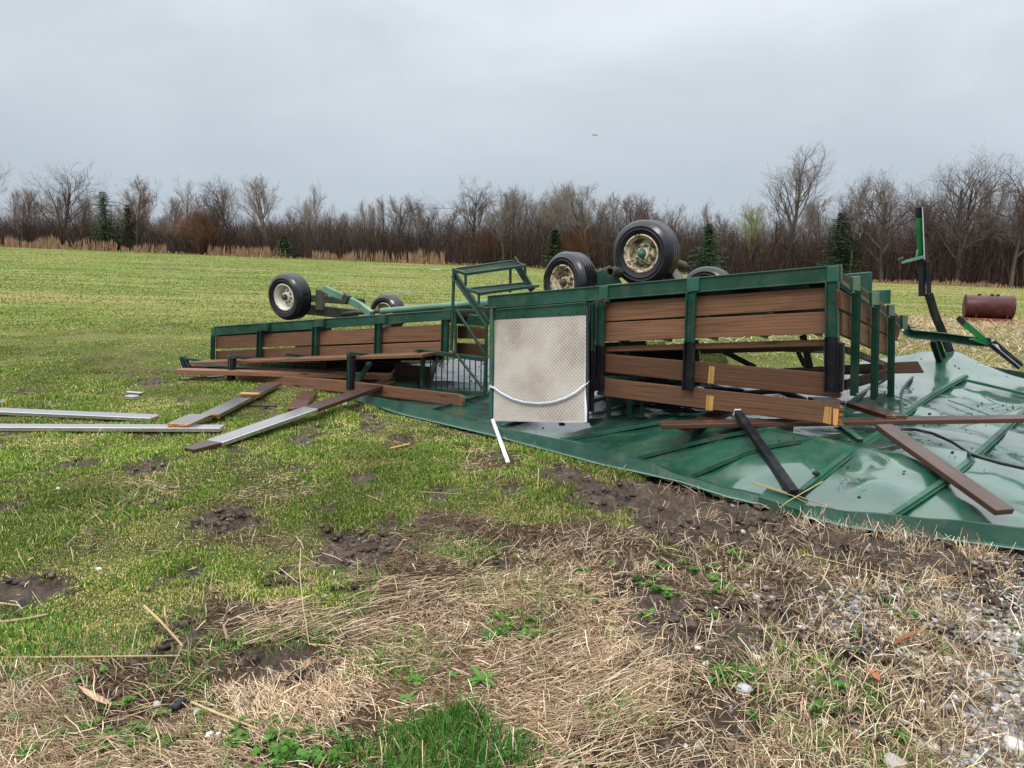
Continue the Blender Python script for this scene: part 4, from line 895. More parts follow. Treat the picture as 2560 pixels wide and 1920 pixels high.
mb = MB(); mb.tube([Pd(*c2(1210, 500), 7.2), Pd(*c2(1250, 465), 7.1), Pd(*c2(1275, 490), 7.1)], .006, 6); mb.build('brake_line', M['black'], WA)
mb = MB(); mb.tube([Pd(*c2(640, 595), 7.8), Pd(*c2(680, 595), 7.7)], .014, 8); mb.build('pin', M['gear'], WA)
# straw caught on the frame and wheel
def straw_wad(pt, n, s, label, m='husk'):
    mb = MB(); pt = Vector(pt)
    for i in range(n):
        d = Vector((random.uniform(-1, 1), random.uniform(-.6, .3), random.uniform(-.8, .6))) * s * random.uniform(.4, 1); p = pt + Vector((random.uniform(-1, 1), random.uniform(-.5, .5), random.uniform(-.6, .6))) * s * .5
        mb.tube([p, p + d * .5 + Vector((0, 0, random.uniform(-.2, .2) * s)), p + d], .0018, 4)
    return tag(mb.build('straw_wad', M[m], None), label, 'straw')
straw_wad(SA(1502, 752, -.13), 60, .07, 'wad of muddy straw caught under the floor beam beside the gate', 'gear')
straw_wad(Pd(*c2(925, 440), 7.45), 26, .07, 'wisp of straw stuck on the tyre of the muddy left wheel')
# stairs at its left end
FRS = lambda u, v: SA(u, v, -.02); BKS = lambda u, v: SA(u, v, .95)
def tread(parent, fl, fr):               # front-left px pair in the near plane, rear pair in the far plane
    (a, b_), (c_, d_) = fl, fr; A_, B_, C_, D_ = FRS(*a), FRS(*b_), BKS(*d_), BKS(*c_)
    mb = MB()
    for p, q_ in ((A_, B_), (B_, C_), (C_, D_), (D_, A_)): mb.bar(p, q_, .03, .03)
    tr = mb.build('stair_tread', M['green_dark'], parent, bevel=.002); lattice(tr, [A_, B_, C_, D_][0:4], 5, 16, .003, 'green_dark'); return tr
stairs = []
tread(WA, (c2(90, 482), c2(180, 512)), (c2(492, 425), c2(588, 455)))
tread(WA, (c2(190, 617), c2(275, 648)), (c2(572, 578), c2(650, 597)))
tread(WA, (c2(275, 738), c2(350, 760)), (c2(640, 690), c2(700, 700)))
for pts, f, wd in (([c2(92, 510), c2(335, 860)], FRS, .07), ([c2(505, 405), c2(640, 625)], BKS, .075)):
    mb = MB(); mb.channel(f(*pts[0]), f(*pts[1]), .03, wd, .006, SA.d); mb.build('stringer', M['green_dark'], WA, bevel=.002)
for a, b_, f, wd in ((c2(97, 485), c2(78, 1040), FRS, .038), (c2(176, 512), c2(178, 590), FRS, .028), (c2(487, 430), c2(485, 640), BKS, .034), (c2(588, 450), c2(590, 520), BKS, .03), (c2(268, 645), c2(268, 715), FRS, .026), (c2(110, 755), c2(330, 1095), FRS, .03), (c2(78, 1025), c2(335, 1350), FRS, .03), (c2(320, 870), c2(318, 1350), FRS, .035), (c2(105, 760), c2(110, 1060), FRS, .03)):
    mb = MB(); mb.bar(f(*a), f(*b_), .02, wd * .8, SA.d); mb.build('stair_rail', M['green_dark'], WA, bevel=.002)
# small railing gate with upright bars, hanging in front of the gap
mb = MB(); gpn = lambda u, v: SA(u, v, .02)
mb.bar(gpn(*c5(540, 72)), gpn(*c5(955, 128)), .04, .045); mb.bar(gpn(*c5(540, 325)), gpn(*c5(945, 350)), .04, .05); mb.bar(gpn(*c5(540, 65)), gpn(*c5(535, 335)), .04, .04, SA.d); mb.bar(gpn(*c5(950, 130)), gpn(*c5(942, 365)), .03, .03, SA.d)
rg_ = mb.build('bar_gate', M['green_dark'], WA, bevel=.003)
for i in range(10):
    mb = MB(); x0 = 590 + i * 36.5; mb.tube([gpn(*c5(x0, 80 + (x0 - 540) * .13)), gpn(*c5(x0 - 2, 326 + (x0 - 540) * .06))], .0065, 6); mb.build('gate_bar', M['black'], rg_)
lattice(WA, [SA(*c2(20, 870), 1.5), SA(*c2(330, 850), 1.5), SA(*c2(330, 960), 1.6), SA(*c2(20, 960), 1.6)], 18, 7, .003, 'green')
plank_px(WA, SA, [c1(1935, 560), c1(2120, 575), c1(2118, 640), c1(1935, 640)], .035, .55); plank_px(WA, SA, [c1(1930, 670), c1(2118, 680), c1(2115, 760), c1(1930, 750)], .035, .55)

# ================================================================== far wagon
wb = SB(830, 960); WB = thing('overturned_wagon', (wb.x + .6, wb.y + 1, 0), 'far green hayride wagon flipped over and sunk low at its left end, off-white wheel rim', 'wagon')
mb = MB(); rect(mb, SB, [(536, 816), (1128, 774), (1128, 800), (536, 839)], .05, -.05)
a, b_ = SB(536, 816, -.055), SB(1128, 774, -.055); mb.slab([a, b_, b_ + Vector((0, 0, -.012)), a + Vector((0, 0, -.012))], SB.n, .006)
mb.build('floor_beam', M['green'], WB, bevel=.004)
mb = MB(); rect(mb, SB, [c1(332, 570), c1(358, 566), c1(358, 617), c1(332, 618)], .08, -.06); mb.build('post_cap', M['green'], WB, bevel=.003)
bl, br = SB(536, 818), SB(1128, 776); ev = BACK_B * 2.1 + Vector((0, 0, -.10))
mb = MB(); mb.slab([bl + Vector((0, 0, -.03)), br + Vector((0, 0, -.03)), br + ev, bl + ev], (0, 0, -1), .05); mb.build('deck', M['wood_shade'], WB)
for p in (bl, br):
    mb = MB(); s_ = .03 if p is bl else -.03; mb.slab([p + SB.d * s_, p + ev + SB.d * s_, p + ev + SB.d * s_ + Vector((0, 0, -.13)), p + SB.d * s_ + Vector((0, 0, -.13))], SB.d * (1 if p is bl else -1), .04); mb.build('end_beam', M['green'], WB)
mb = MB(); mb.tube([Pd(*c1(1440, 462), 9.6), Pd(*c1(2135, 404), 9.0)], .038, 12); mb.build('far_rail', M['green_pale'], WB, smooth=True)
mb = MB(); mb.slab([Pd(*c1(1560, 452), 9.7), Pd(*c1(2130, 415), 9.1), Pd(*c1(2130, 500), 9.1), Pd(*c1(1560, 505), 9.7)], (0, 1, 0), .05); mb.build('floor_beam', M['green'], WB)
mb = MB(); mb.slab([SB(*c1(1930, 470), .3), SB(*c1(2110, 500), .35), SB(*c1(2120, 560), .35), SB(*c1(1930, 545), .3)], BACK_B, .04); mb.build('end_beam', M['green'], WB)
for x_, y0, y1, wd in ((347, 617, 790, .035), (651, 590, 772, .062), (1011, 565, 757, .066), (1420, 543, 747, .07), (1858, 518, 738, .075)):
    mb = MB(); mb.channel(SB(*c1(x_, y0), -.085), SB(*c1(x_ - 6, y1), -.085), .05, wd * 1.05, .008, SB.d); po = mb.build('side_post', M['green'], WB, bevel=.003)
    if wd > .05: rivets(po, SB, c1(x_, y0 + 10), c1(x_ - 6, y1), 6, -.112, 'green')
for x0, x1, y0, y1 in ((637, 695, 540, 594), (1000, 1056, 515, 568), (1407, 1462, 486, 546), (1840, 1890, 450, 522)):
    mb = MB(); rect(mb, SB, [c1(x0, y0), c1(x1, y0 - 2), c1(x1, y1 - 3), c1(x0, y1)], .055, -.115); mb.build('post_cap', M['green'], WB, bevel=.003)
for k_ in range(4):
    xs = [360, 651, 1011, 1420, 1840]; a, b_ = xs[k_] + 2, xs[k_ + 1]; f = lambda x_, l, r_: l + (r_ - l) * (x_ - 360) / 1480
    plank_px(WB, SB, [c1(a, f(a, 628, 550)), c1(b_, f(b_, 628, 550)), c1(b_, f(b_, 708, 654)), c1(a, f(a, 708, 654))], .035, -.035)
    plank_px(WB, SB, [c1(a, f(a, 722, 662)), c1(b_, f(b_, 722, 662)), c1(b_, f(b_, 792, 735)), c1(a, f(a, 792, 735))], .035, -.035)
# posts, arms below
for pts, off in (([c1(440, 762), c1(476, 765), c1(464, 957), c1(430, 950)], -.55), ([c1(1213, 745), c1(1252, 747), c1(1248, 977), c1(1210, 975)], -.55), ([c1(122, 768), c1(150, 755), c1(215, 892), c1(168, 900)], -.25)):
    q = pxs(SB, pts, off); mb = MB(); mb.slab(q, BACK_B, .055); mb.build('canopy_post', M['black'], WB, bevel=.005)
    m0, m1 = (q[0] + q[1]) / 2, (q[3] + q[2]) / 2; mb = MB(); mb.bar(m0 + SB.n * .004, m1 + SB.n * .004, .008, .012, SB.d); mb.build('post_groove', M['green'], WB)
for a, b_, o0, o1 in ((c1(445, 757), c1(632, 774), -.55, -.05), (c1(810, 744), c1(965, 760), -.45, -.05), (c1(1220, 737), c1(1410, 750), -.55, -.05), (c1(1660, 720), c1(1725, 722), -.3, -.1), (c1(150, 768), c1(345, 795), -.25, 0.0)):
    mb = MB(); mb.bar(SB(*a, o0), SB(*b_, o1), .04, .03); mb.build('bench_bracket', M['green'], WB, bevel=.003)
for a, b_, o0, o1, m_n in ((c1(1252, 965), c1(1365, 800), -.5, -.1, 'green'), (c1(1190, 1130), c1(1222, 1010), -.9, -.6, 'green_pale'), (c1(1745, 960), c1(1800, 760), -.1, .1, 'black'), (c1(1735, 1080), c1(1690, 940), -.3, .1, 'black')):
    mb = MB(); mb.bar(SB(*a, o0), SB(*b_, o1), .05, .04); mb.build('brace', M[m_n], WB, bevel=.003)
def edge_plank(parent, a, b_, o0, o1, wd, th, m='wood', rise=0.0, name='bench_plank', pl=SB):
    A_, B_ = pl(*a, o0), pl(*b_, o1); mb = MB(); mb.slab([A_, B_, B_ - pl.n * wd + Vector((0, 0, rise)), A_ - pl.n * wd + Vector((0, 0, rise))], (0, 0, -1), th); return mb.build(name, M[m], parent, bevel=.004)
edge_plank(WB, c1(188, 795), c1(1705, 743), -.42, -.42, .26, .035)
edge_plank(WB, c1(200, 818), c1(1200, 860), -.2, .1, .2, .03, 'wood_shade')
# scattered hanging planks that now lie through the wreck
def wreck_plank(a, b_, o0, o1, wd, th, m, label, pl=SB, end=None, face='v'):
    A_, B_ = pl(*a, o0), pl(*b_, o1); d = (B_ - A_); mb = MB()
    if face == 'v': mb.bar(A_, B_, th, wd)
    else: mb.bar(A_, B_, wd, th)
    o = mb.build('plank', M[m], None, bevel=.004); tag(o, label, 'plank', 'loose planks of the wreck')
    def kid(p, dr, mt):
        k2 = MB(); fibres(k2, p, dr, d.cross(Vector((0, 0, 1))).normalized(), Vector((0, 0, 1)), th if face == 'v' else wd, wd if face == 'v' else th, 30, .05)
        k3 = k2.build('splintered_end', M[mt], o)
    if end: kid(B_ if end[0] == 'b' else A_, d if end[0] == 'b' else -d, end[1])
    return o
wreck_plank(c1(118, 852), c1(1500, 888), -.75, .0, .055, .14, 'wood', 'long edge-on plank sticking out left past the far wagon')
wreck_plank(c1(385, 885), c1(1240, 955), -.35, -.45, .13, .035, 'wood', 'wide sagging plank under the left half of the far wagon')
wreck_plank(c1(1270, 958), c1(1962, 1042), -.5, -.35, .12, .035, 'wood', 'brown plank pointing right below the barred gate', end=('b', 'raw_pale'))
wreck_plank(c1(1530, 855), c1(1760, 880), .6, .6, .2, .035, 'wood', 'short board standing in the dark under the far wagon')
# dark clutter of fallen bench slats under the far wagon
for i in range(9):
    a = (random.uniform(700, 1400), random.uniform(800, 870)); b_ = (a[0] + random.uniform(200, 420), a[1] + random.uniform(-30, 50)); o_ = random.uniform(.6, 1.6)
    mb = MB(); mb.bar(SB(*c1(*a), o_), SB(*c1(*b_), o_ + .2), .03, .10); mb.build('fallen_slat', M['wood_shade'], WB)
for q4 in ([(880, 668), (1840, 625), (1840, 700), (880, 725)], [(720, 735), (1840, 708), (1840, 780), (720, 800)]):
    mb = MB(); mb.slab([SB(*c1(*p), 1.9) for p in q4], BACK_B, .03); mb.build('plank', M['wood_shade'], WB)
mb = MB(); mb.slab([SB(*c1(700, 790), 1.9), SB(*c1(1560, 760), 1.9), SB(*c1(1560, 960), 1.9), SB(*c1(700, 880), 1.9)], BACK_B, .03); mb.build('fallen_panel', M['wood_shade'], WB)
q = pxs(SB, [c1(200, 822), c1(660, 832), c1(660, 855), c1(225, 840)], .0); lattice(WB, q, 24, 3, .004)
# gear and wheels
b1 = Pd(711, 743, 10.0); b2 = Pd(960, 784, 12.0)
x1 = wheel(WB, b1, SB.n + Vector((.0, 0, -.05)), 'rim_white', .315, .20, 'gear'); x2 = wheel(WB, b2, SB.n + Vector((0, 0, .05)), 'rim', .31, hubm='gear')
x1['label'] = 'upright wheel with clean off-white rim'; x2['label'] = 'wheel half hidden behind the far rail'
mb = MB(); mb.bar(b1 + BACK_B * .15 + Vector((.0, 0, -.15)), Pd(*c1(1290, 485), 10.3), .12, .14); mb.bar(b1 + BACK_B * .1, b1 + BACK_B * 1.6 + Vector((0, 0, -.15)), .09, .1); mb.build('axle_frame', M['gear'], WB, bevel=.008)
mb = MB(); mb.bar(Pd(*c1(1046, 322), 10.1), Pd(*c1(1040, 455), 10.1), .10, .11, (1, 0, 0)); mb.build('standard', M['gear'], WB, bevel=.006)
mb = MB(); P = [Pd(*c1(1065, 315), 10.0), Pd(*c1(1210, 382), 9.9), Pd(*c1(1300, 425), 9.8), Pd(*c1(1375, 482), 9.6)]
for a, b_ in zip(P, P[1:]): mb.bar(a, b_ + (b_ - a) * .03, .06, .09)
mb.build('tongue', M['green_pale'], WB, bevel=.005)
mb = MB(); P = [Pd(*c1(1195, 372), 9.88), Pd(*c1(1225, 392), 9.85)]; mb.bar(P[0], P[1], .08, .125); mb.build('tongue_collar', M['gear'], WB, bevel=.004)
mb = MB(); mb.tube([Pd(*c1(1190, 482), 10.2), Pd(*c1(1430, 462), 9.9)], .03, 10); mb.bar(Pd(*c1(1160, 470), 10.2), Pd(*c1(1165, 455), 10.2), .03, .03); mb.build('tie_rod', M['gear'], WB)
mb = MB(); mb.tube([Pd(*c1(1072, 385), 10.0), Pd(*c1(1088, 365), 10), Pd(*c1(1080, 345), 10)], .01, 6); mb.build('hook', M['black'], WB)

# ------------------------------------------------------------------ twisted canopy uprights on the right
UD = 7.75
TU = thing('bent_canopy_frame', Pd(2401, 949, UD), 'twisted black and green steel upright with side arms rising from the canopy', 'steel frame')
def poly_bar(parent, pts, d0, wd, ht, m, name, prof='bar'):
    mb = MB(); P = [Pd(u, v, d0 if not isinstance(d0, (list, tuple)) else d0[i]) for i, (u, v) in enumerate(pts)]
    for a, b_ in zip(P, P[1:]):
        (mb.channel if prof == 'channel' else mb.bar)(a, b_ + (b_ - a).normalized() * .01, wd, ht)
    return mb.build(name, M[m], parent, bevel=.003)
def plate(parent, pts, dp, th, m, name):
    q = [Pd(*p, dp) for p in pts]; mb = MB(); mb.slab(q, (q[0].x, q[0].y, 0), th); return mb.build(name, M[m], parent, bevel=.003)
poly_bar(TU, [c3(1598, 600), c3(1640, 740), c3(1700, 880), c3(1760, 1040), c3(1790, 1150)], UD, .07, .06, 'black', 'upright', 'bar')
plate(TU, [c3(1580, 393), c3(1612, 393), c3(1617, 612), c3(1583, 612)], UD - .03, .05, 'black', 'upright_top')
plate(TU, [c3(1530, 380), c3(1578, 378), c3(1580, 617), c3(1533, 622)], UD, .012, 'black_scuffed', 'splice_plate')
plate(TU, [c3(1513, 47), c3(1557, 45), c3(1557, 114), c3(1517, 116)], UD + .01, .03, 'black', 'channel_end')
plate(TU, [c3(1517, 116), c3(1557, 114), c3(1567, 352), c3(1525, 366)], UD + .01, .012, 'green_bright', 'channel_web')
plate(TU, [c3(1556, 45), c3(1562, 45), c3(1576, 385), c3(1568, 385)], UD - .04, .06, 'steel', 'channel_flange')
plate(TU, [c3(1420, 395), c3(1570, 355), c3(1571, 376), c3(1425, 412)], UD - .06, .09, 'green_pale', 'cross_arm')
plate(TU, [c3(1396, 380), c3(1436, 362), c3(1442, 378), c3(1404, 392)], UD - .08, .12, 'green', 'arm_tip')
poly_bar(TU, [c3(1528, 318), c3(1520, 360)], UD - .06, .01, .015, 'green_pale', 'torn_strip')
poly_bar(TU, [c3(1440, 822), c3(1462, 845), c3(1500, 862), c3(1700, 882), c3(1860, 905), c3(1990, 915)], [7.6, 7.55, 7.5, 7.3, 7.1, 7.0], .05, .085, 'green', 'roof_rail', 'channel')
plate(TU, [c3(1855, 895), c3(1895, 890), c3(1985, 905), c3(1975, 938), c3(1890, 928)][:4], 7.0, .05, 'green_bright', 'rail_end')
poly_bar(TU, [c3(1638, 905), c3(1712, 1120)], [7.5, 7.7], .06, .10, 'green_bright', 'leg', 'channel')
poly_bar(TU, [c3(1628, 905), c3(1698, 1120)], [7.44, 7.64], .05, .035, 'black', 'leg_edge')
plate(TU, [c3(1772, 765), c3(1800, 743), c3(1838, 775), c3(1812, 810)], 6.98, .05, 'black', 'arm_tip')
plate(TU, [c3(1812, 810), c3(1838, 775), c3(1992, 905), c3(1935, 905)], 7.0, .04, 'green_bright', 'arm')
plate(TU, [c3(1968, 930), c3(2030, 903), c3(2212, 1058), c3(2175, 1092)], 6.95, .04, 'black_scuffed', 'torn_plate')
mb = MB(); mb.bar(Pd(*c3(2010, 925), 6.93), Pd(*c3(2190, 1075), 6.93), .006, .006); mb.build('plate_seam', M['steel'], TU)
mb = MB(); q = [Pd(*p, 6.935) for p in (c3(2022, 925), c3(2045, 930), c3(2062, 968), c3(2035, 950))]; mb.slab(q, (0, 1, 0), .006); mb.build('bare_scuff', M['white'], TU)
mb = MB(); mb.tube([Pd(*c3(1470, 818), 7.5), Pd(*c3(1513, 818), 7.5)], .006, 6); mb.tube([Pd(*c3(1462, 800), 7.5), Pd(*c3(1475, 835), 7.5)], .014, 6); mb.build('bolt', M['black'], TU)

# ------------------------------------------------------------------ planks and debris lying about
def lay(name, a, b_, wd, th, m, label, cat='plank', group='loose planks of the wreck', za=.02, zb=.02, tilt=0.0, ends=('', ''), end_n=30, roof=False):
    if roof: A_, B_ = hit(*a, za), hit(*b_, zb)
    else:
        A_, B_ = G(*a, za), G(*b_, zb)
    d = (B_ - A_).normalized(); side = d.cross(Vector((0, 0, 1))).normalized(); up = side.cross(d)
    side2 = side * math.cos(tilt) + up * math.sin(tilt)
    mb = MB(); mb.bar(A_, B_, wd, th, side2.cross(d)); o = mb.build(name, M[m], None, bevel=.004); tag(o, label, cat, group)
    for k_, (p, dr) in enumerate(((A_, -d), (B_, d))):
        if ends[k_]:
            m2 = MB(); fibres(m2, p, dr, side2, up, wd * .98, th, end_n, .035); m2.build('splintered_end', M[ends[k_]], o)
    return o
lay('plank', (-150, 1022), (388, 1045), .15, .035, 'wood_wet', 'wet plank on the grass at the left edge, the upper of the two silvery ones', za=.04, zb=.03, ends=('', 'raw_pale'), end_n=10)
lay('plank', (-150, 1068), (556, 1071), .13, .038, 'wood_wet', 'long silvery wet plank at the left edge, crossed by a short broken board', za=.035, zb=.035)
o = lay('plank', (446, 1064), (500, 1040), .20, .036, 'wood_side', 'short weathered board with an orange broken end, lying across the long silvery plank', za=.065, zb=.07, ends=('raw', ''), end_n=60)
lay('plank', (524, 1040), (686, 960), .17, .038, 'wood_side', 'weathered board with orange splintered lower end running up under the far wagon', za=.07, zb=.06, ends=('raw', ''), end_n=60)
A_, B_ = G(482, 1127, .02), G(973, 955, .17); Mp = A_.lerp(B_, .52); Np = A_.lerp(B_, .08); sdv = (B_ - A_).cross(Vector((0, 0, 1))).normalized()
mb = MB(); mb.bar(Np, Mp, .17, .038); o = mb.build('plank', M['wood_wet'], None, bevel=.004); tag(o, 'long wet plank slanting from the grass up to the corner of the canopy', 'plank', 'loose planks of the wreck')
mb = MB(); mb.bar(Mp, B_, .17, .038); mb.build('half_without_sheen', M['wood_dark'], o, bevel=.004)  # same plank, darker colour where its twist would lose the sky reflection
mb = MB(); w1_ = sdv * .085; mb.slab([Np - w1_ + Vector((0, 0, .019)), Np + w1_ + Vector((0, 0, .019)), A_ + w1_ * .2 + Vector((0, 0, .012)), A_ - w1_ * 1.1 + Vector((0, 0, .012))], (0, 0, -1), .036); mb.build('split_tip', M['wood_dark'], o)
lay('plank', (740, 1024), (774, 982), .17, .036, 'wood_dark', 'short dark red-brown board with orange end on the grass below the far wagon', za=.03, zb=.05, ends=('raw', ''), end_n=40)
lay('wood_strip', (622, 1013), (690, 1016), .03, .02, 'wood_dark', 'thin dark strip of wood on the grass between two broken boards', 'wood strip', None, .02, .02)
lay('wood_splinter', (602, 983), (648, 985), .06, .015, 'raw_pale', 'pale yellow splinter lying on the weathered board', 'splinter', None, .11, .11)
lay('wood_splinter', (976, 1121), (1024, 1110), .018, .012, 'raw_pale', 'pale yellow splinter on the grass left of the white strip', 'splinter', None)
lay('plank', (452, 947), (560, 940), .04, .02, 'wood_side', 'thin grey slat on the grass under the left tip of the far wagon', 'plank', None)
lay('board_piece', (319, 980), (353, 983), .05, .02, 'wood_wet', 'small flat wet board scrap on the left grass, the upper of two', 'wood scrap', None)
lay('board_piece', (320, 992), (340, 994), .08, .04, 'wood_wet', 'chunky wet wood scrap on the left grass, the lower of two', 'wood scrap', None)
lay('board_piece', (405, 670), (444, 671), .5, .05, 'wood_side', 'dark board lying flat far out in the left field', 'board', None)
lay('board_piece', (-30, 1008), (14, 1004), .15, .03, 'wood_side', 'end of a broken board entering at the left edge above the silvery planks', 'board', None, ends=('', 'raw'))
lay('wood_strip', (950, 729), (1052, 734), .05, .02, 'wood_wet', 'thin pale strip lying in the field behind the far wagon', 'strip', None)
lay('wood_strip', (1076, 673), (1101, 674), .22, .05, 'white', 'small pale strip far out in the field left of the stairs', 'strip', None)
lay('twig', (-20, 1202), (58, 1202), .008, .008, 'wood_dark', 'thin dark twig on the grass at the left edge', 'twig', None)
# white strip leaning off the gate
mb = MB(); mb.bar(SA(1231, 1048, GO(1048) - .04), G(1270, 1156, .01), .032, .010, (0, -1, .3)); tag(mb.build('white_strip', M['white'], None, bevel=.002), 'narrow white metal strip leaning from the gate corner to the grass', 'metal strip')
# planks on the canopy
lay('plank', (1650, 1062), (2700, 1044), .13, .036, 'wood_dark', 'long dark plank lying level across the canopy to the right edge', za=.13, zb=.11, roof=True)
A_, B_ = hit(2208, 1066, .17), hit(2512, 1281, .05); d = (B_ - A_).normalized(); mb = MB(); mb.bar(A_, B_, .13, .038); o = mb.build('plank', M['wood_dark'], None, bevel=.004)
tag(o, 'wet brown plank slanting over the canopy toward its near edge', 'plank', 'loose planks of the wreck')
lay('plank', (2140, 1012), (2242, 1045), .17, .04, 'wood_dark', 'short broken dark board on the canopy below the end posts', za=.10, zb=.15, roof=True, ends=('', 'raw'), end_n=14)
lay('plank', (1712, 1072), (1812, 1030), .14, .036, 'wood_dark', 'broken plank poking out from under the lowest side plank', za=.06, zb=.16, roof=True, ends=('raw', ''), end_n=40)
mb = MB(); q = [Pd(*p, 7.2) for p in (c3(600, 1085), c3(1530, 1035), c3(1573, 1110), c3(700, 1130))]; mb.slab(q, (0, 1, -.3), .04); o = mb.build('plank', M['wood_dark'], None, bevel=.004)
tag(o, 'wide dark plank sticking out behind the end posts over the canopy', 'plank', 'loose planks of the wreck')
mb = MB(); mb.bar(Pd(*c3(1060, 1190), 6.9), Pd(*c3(1330, 1115), 7.2), .03, .1); mb.bar(Pd(*c3(850, 1290), 6.3), Pd(*c3(1030, 1295), 6.3), .2, .03); o = mb.build('plank', M['wood_dark'], None, bevel=.004)
tag(o, 'dark board lying behind the end posts on the canopy', 'plank', 'loose planks of the wreck')
# green bar end
mb = MB(); mb.channel(SA(*c4(1010, 545), 0.05), hit(*c4(1160, 655), .06), .045, .045, .005); tag(mb.build('steel_bar', M['green'], None, bevel=.003), 'short green square bar dropping from the wagon corner onto the canopy', 'steel bar')
# black leaning post
mb = MB(); A_ = SA(*c4(372, 470), -.16); B_ = hit(*c4(735, 985), .02); mb.bar(A_, B_, .055, .055, (0, -1, .5)); o = mb.build('steel_post', M['black'], None, bevel=.004)
tag(o, 'black steel post leaning from the lowest plank down onto the canopy', 'steel post')
m2 = MB(); m2.bar(A_ + (A_ - B_).normalized() * .004, A_ + (A_ - B_).normalized() * .02, .05, .05); m2.build('torn_tip', M['steel'], o)
m2 = MB(); m2.bar(B_ + Vector((0, 0, .0)), B_ + Vector((.08, .03, .0)), .05, .02); m2.build('foot', M['black'], o)
# dry stalks
def stalk(pts, r_, label, zs=None, roof=False, m='stalk', name='dry_stalk', cat='stalk'):
    P = [(hit(u, v, .03) if roof else G(u, v, .012 + float(0 if zs is None else zs[i]))) for i, (u, v) in enumerate(pts)]
    mb = MB(); mb.tube(P, r_ * .8, 6, r_ * .5); return tag(mb.build(name, M[m], None, smooth=True), label, cat)
stalk([(-120, 1644), (100, 1643), (280, 1641), (450, 1639)], .0055, 'long straight tan stalk lying level at the lower left edge')
o = stalk([(360, 1515), (400, 1552), (457, 1615)], .008, 'thick forked tan stalk left of centre on the grass edge', [.03, .04, .01])
m2 = MB(); m2.tube([G(420, 1567, .05), G(413, 1540, .10), G(411, 1516, .13)], .004, 6); m2.build('fork', M['stalk'], o)
stalk([(752, 1370), (749, 1430), (758, 1520), (772, 1608), (790, 1616)], .0035, 'tall thin bent stalk standing beside the straw', [.14, .10, .05, .0, 0])
stalk([(772, 1610), (825, 1614), (860, 1622)], .0035, 'thin stalk lying at the foot of the tall bent one')
stalk([(478, 1755), (530, 1778), (600, 1805), (648, 1823)], .006, 'curved tan stalk below the small black block', [0, .02, .01, 0])
stalk([(350, 1865), (410, 1890), (465, 1925)], .0055, 'tan stalk running off the bottom edge at lower left')
stalk([(-20, 1558), (60, 1548), (118, 1536)], .009, 'thick short tan stalk at the left edge below the mud patch')
stalk([(-20, 1505), (50, 1514)], .005, 'short pale stalk at the left edge just below the mud patch')
stalk([(883, 1223), (960, 1255)], .005, 'pale stalk on the turf left of centre near the mud clump')
stalk([(1050, 1229), (1160, 1236)], .004, 'pale stalk lying level on the turf between mud clumps')
stalk([(1347, 1170), (1344, 1222)], .004, 'single thin stalk standing upright left of the big mud patch', [.12, 0])
stalk([c4(460, 912), c4(700, 985), c4(990, 1080)], .006, 'long tan stalk lying over the foot of the black post', roof=True)
stalk([c4(480, 925), c4(720, 1000), c4(870, 1075)], .005, 'lower tan stalk beside the one over the foot of the black post', roof=True)
stalk([c4(920, 908), c4(820, 965), c4(690, 1040), c4(640, 1080)], .004, 'thin tan stalk crossing the other two near the black post', roof=True)
stalk([(2010, 1385), (2150, 1420), (2330, 1465), (2400, 1470)], .003, 'long thin stalk lying over the gravel at the right')
stalk([(1905, 1487), (2110, 1484)], .003, 'thin dark stalk lying level over the dark mud at the right', m='wood_dark')
stalk([(2010, 1635), (2080, 1668)], .007, 'flat pale stalk on the gravelly litter at lower right')
stalk([(1165, 1750), (1100, 1800)], .003, 'dark twig on the lower edge of the bare brown patch', m='wood_dark')
stalk([(2240, 1430), (2252, 1560)], .002, 'tall thin green-brown stem at the right', [.10, 0])
def leafpiece(pts, wd, m, label, lift=.02, name='husk_leaf', cat='leaf'):
    P = [G(u, v, lift) for u, v in pts]; mb = MB(); n = len(P)
    for i in range(n - 1):
        w0 = wd * math.sin(math.pi * (i + .25) / (n)); w1 = wd * math.sin(math.pi * min(.96, (i + 1.25) / n)); d = (P[i + 1] - P[i]).normalized(); s_ = d.cross(Vector((0, 0, 1)))
        q = [P[i] - s_ * w0, P[i + 1] - s_ * w1, P[i + 1] + s_ * w1 + Vector((0, 0, .01)), P[i] + s_ * w0 + Vector((0, 0, .01))]; mb.slab(q, (0, 0, -1), .002)
    return tag(mb.build(name, M[m], None), label, cat)
leafpiece([(197, 1716), (220, 1732), (245, 1748), (270, 1762)], .018, 'husk', 'pinkish dry husk leaf in the straw at lower left')
leafpiece([(1345, 0), (0, 0)][:0] or [(745, 1690), (770, 1665), (772, 1650)], .010, 'husk', 'small dry husk leaf standing in the straw left of centre', .03)
leafpiece([(2227, 1620), (2250, 1600), (2280, 1585), (2313, 1578)], .016, 'bark_chip', 'reddish strip of bark on the litter at the right', .03, 'bark_strip', 'bark')
leafpiece([(2245, 1530), (2262, 1545), (2285, 1565)], .010, 'bark_chip', 'smaller reddish bark strip above the large one', .03, 'bark_strip', 'bark')
leafpiece([(2170, 1690), (2182, 1675), (2192, 1700)], .018, 'bark_chip', 'curled rust-red dead leaf at the lower right', .04, 'dead_leaf', 'leaf')
leafpiece([(555, 1555), (562, 1575), (568, 1600)], .007, 'husk', 'narrow dry leaf standing at the edge of the straw', .03)
mb = MB(); p = G(447, 1762, .02); mb.bar(p + Vector((-.006, -.026, 0)), p + Vector((.006, .026, .004)), .026, .02); o = mb.build('rubber_block', M['black'], None, bevel=.005); tag(o, 'small black rubber block on the flattened straw at lower left', 'rubber block')
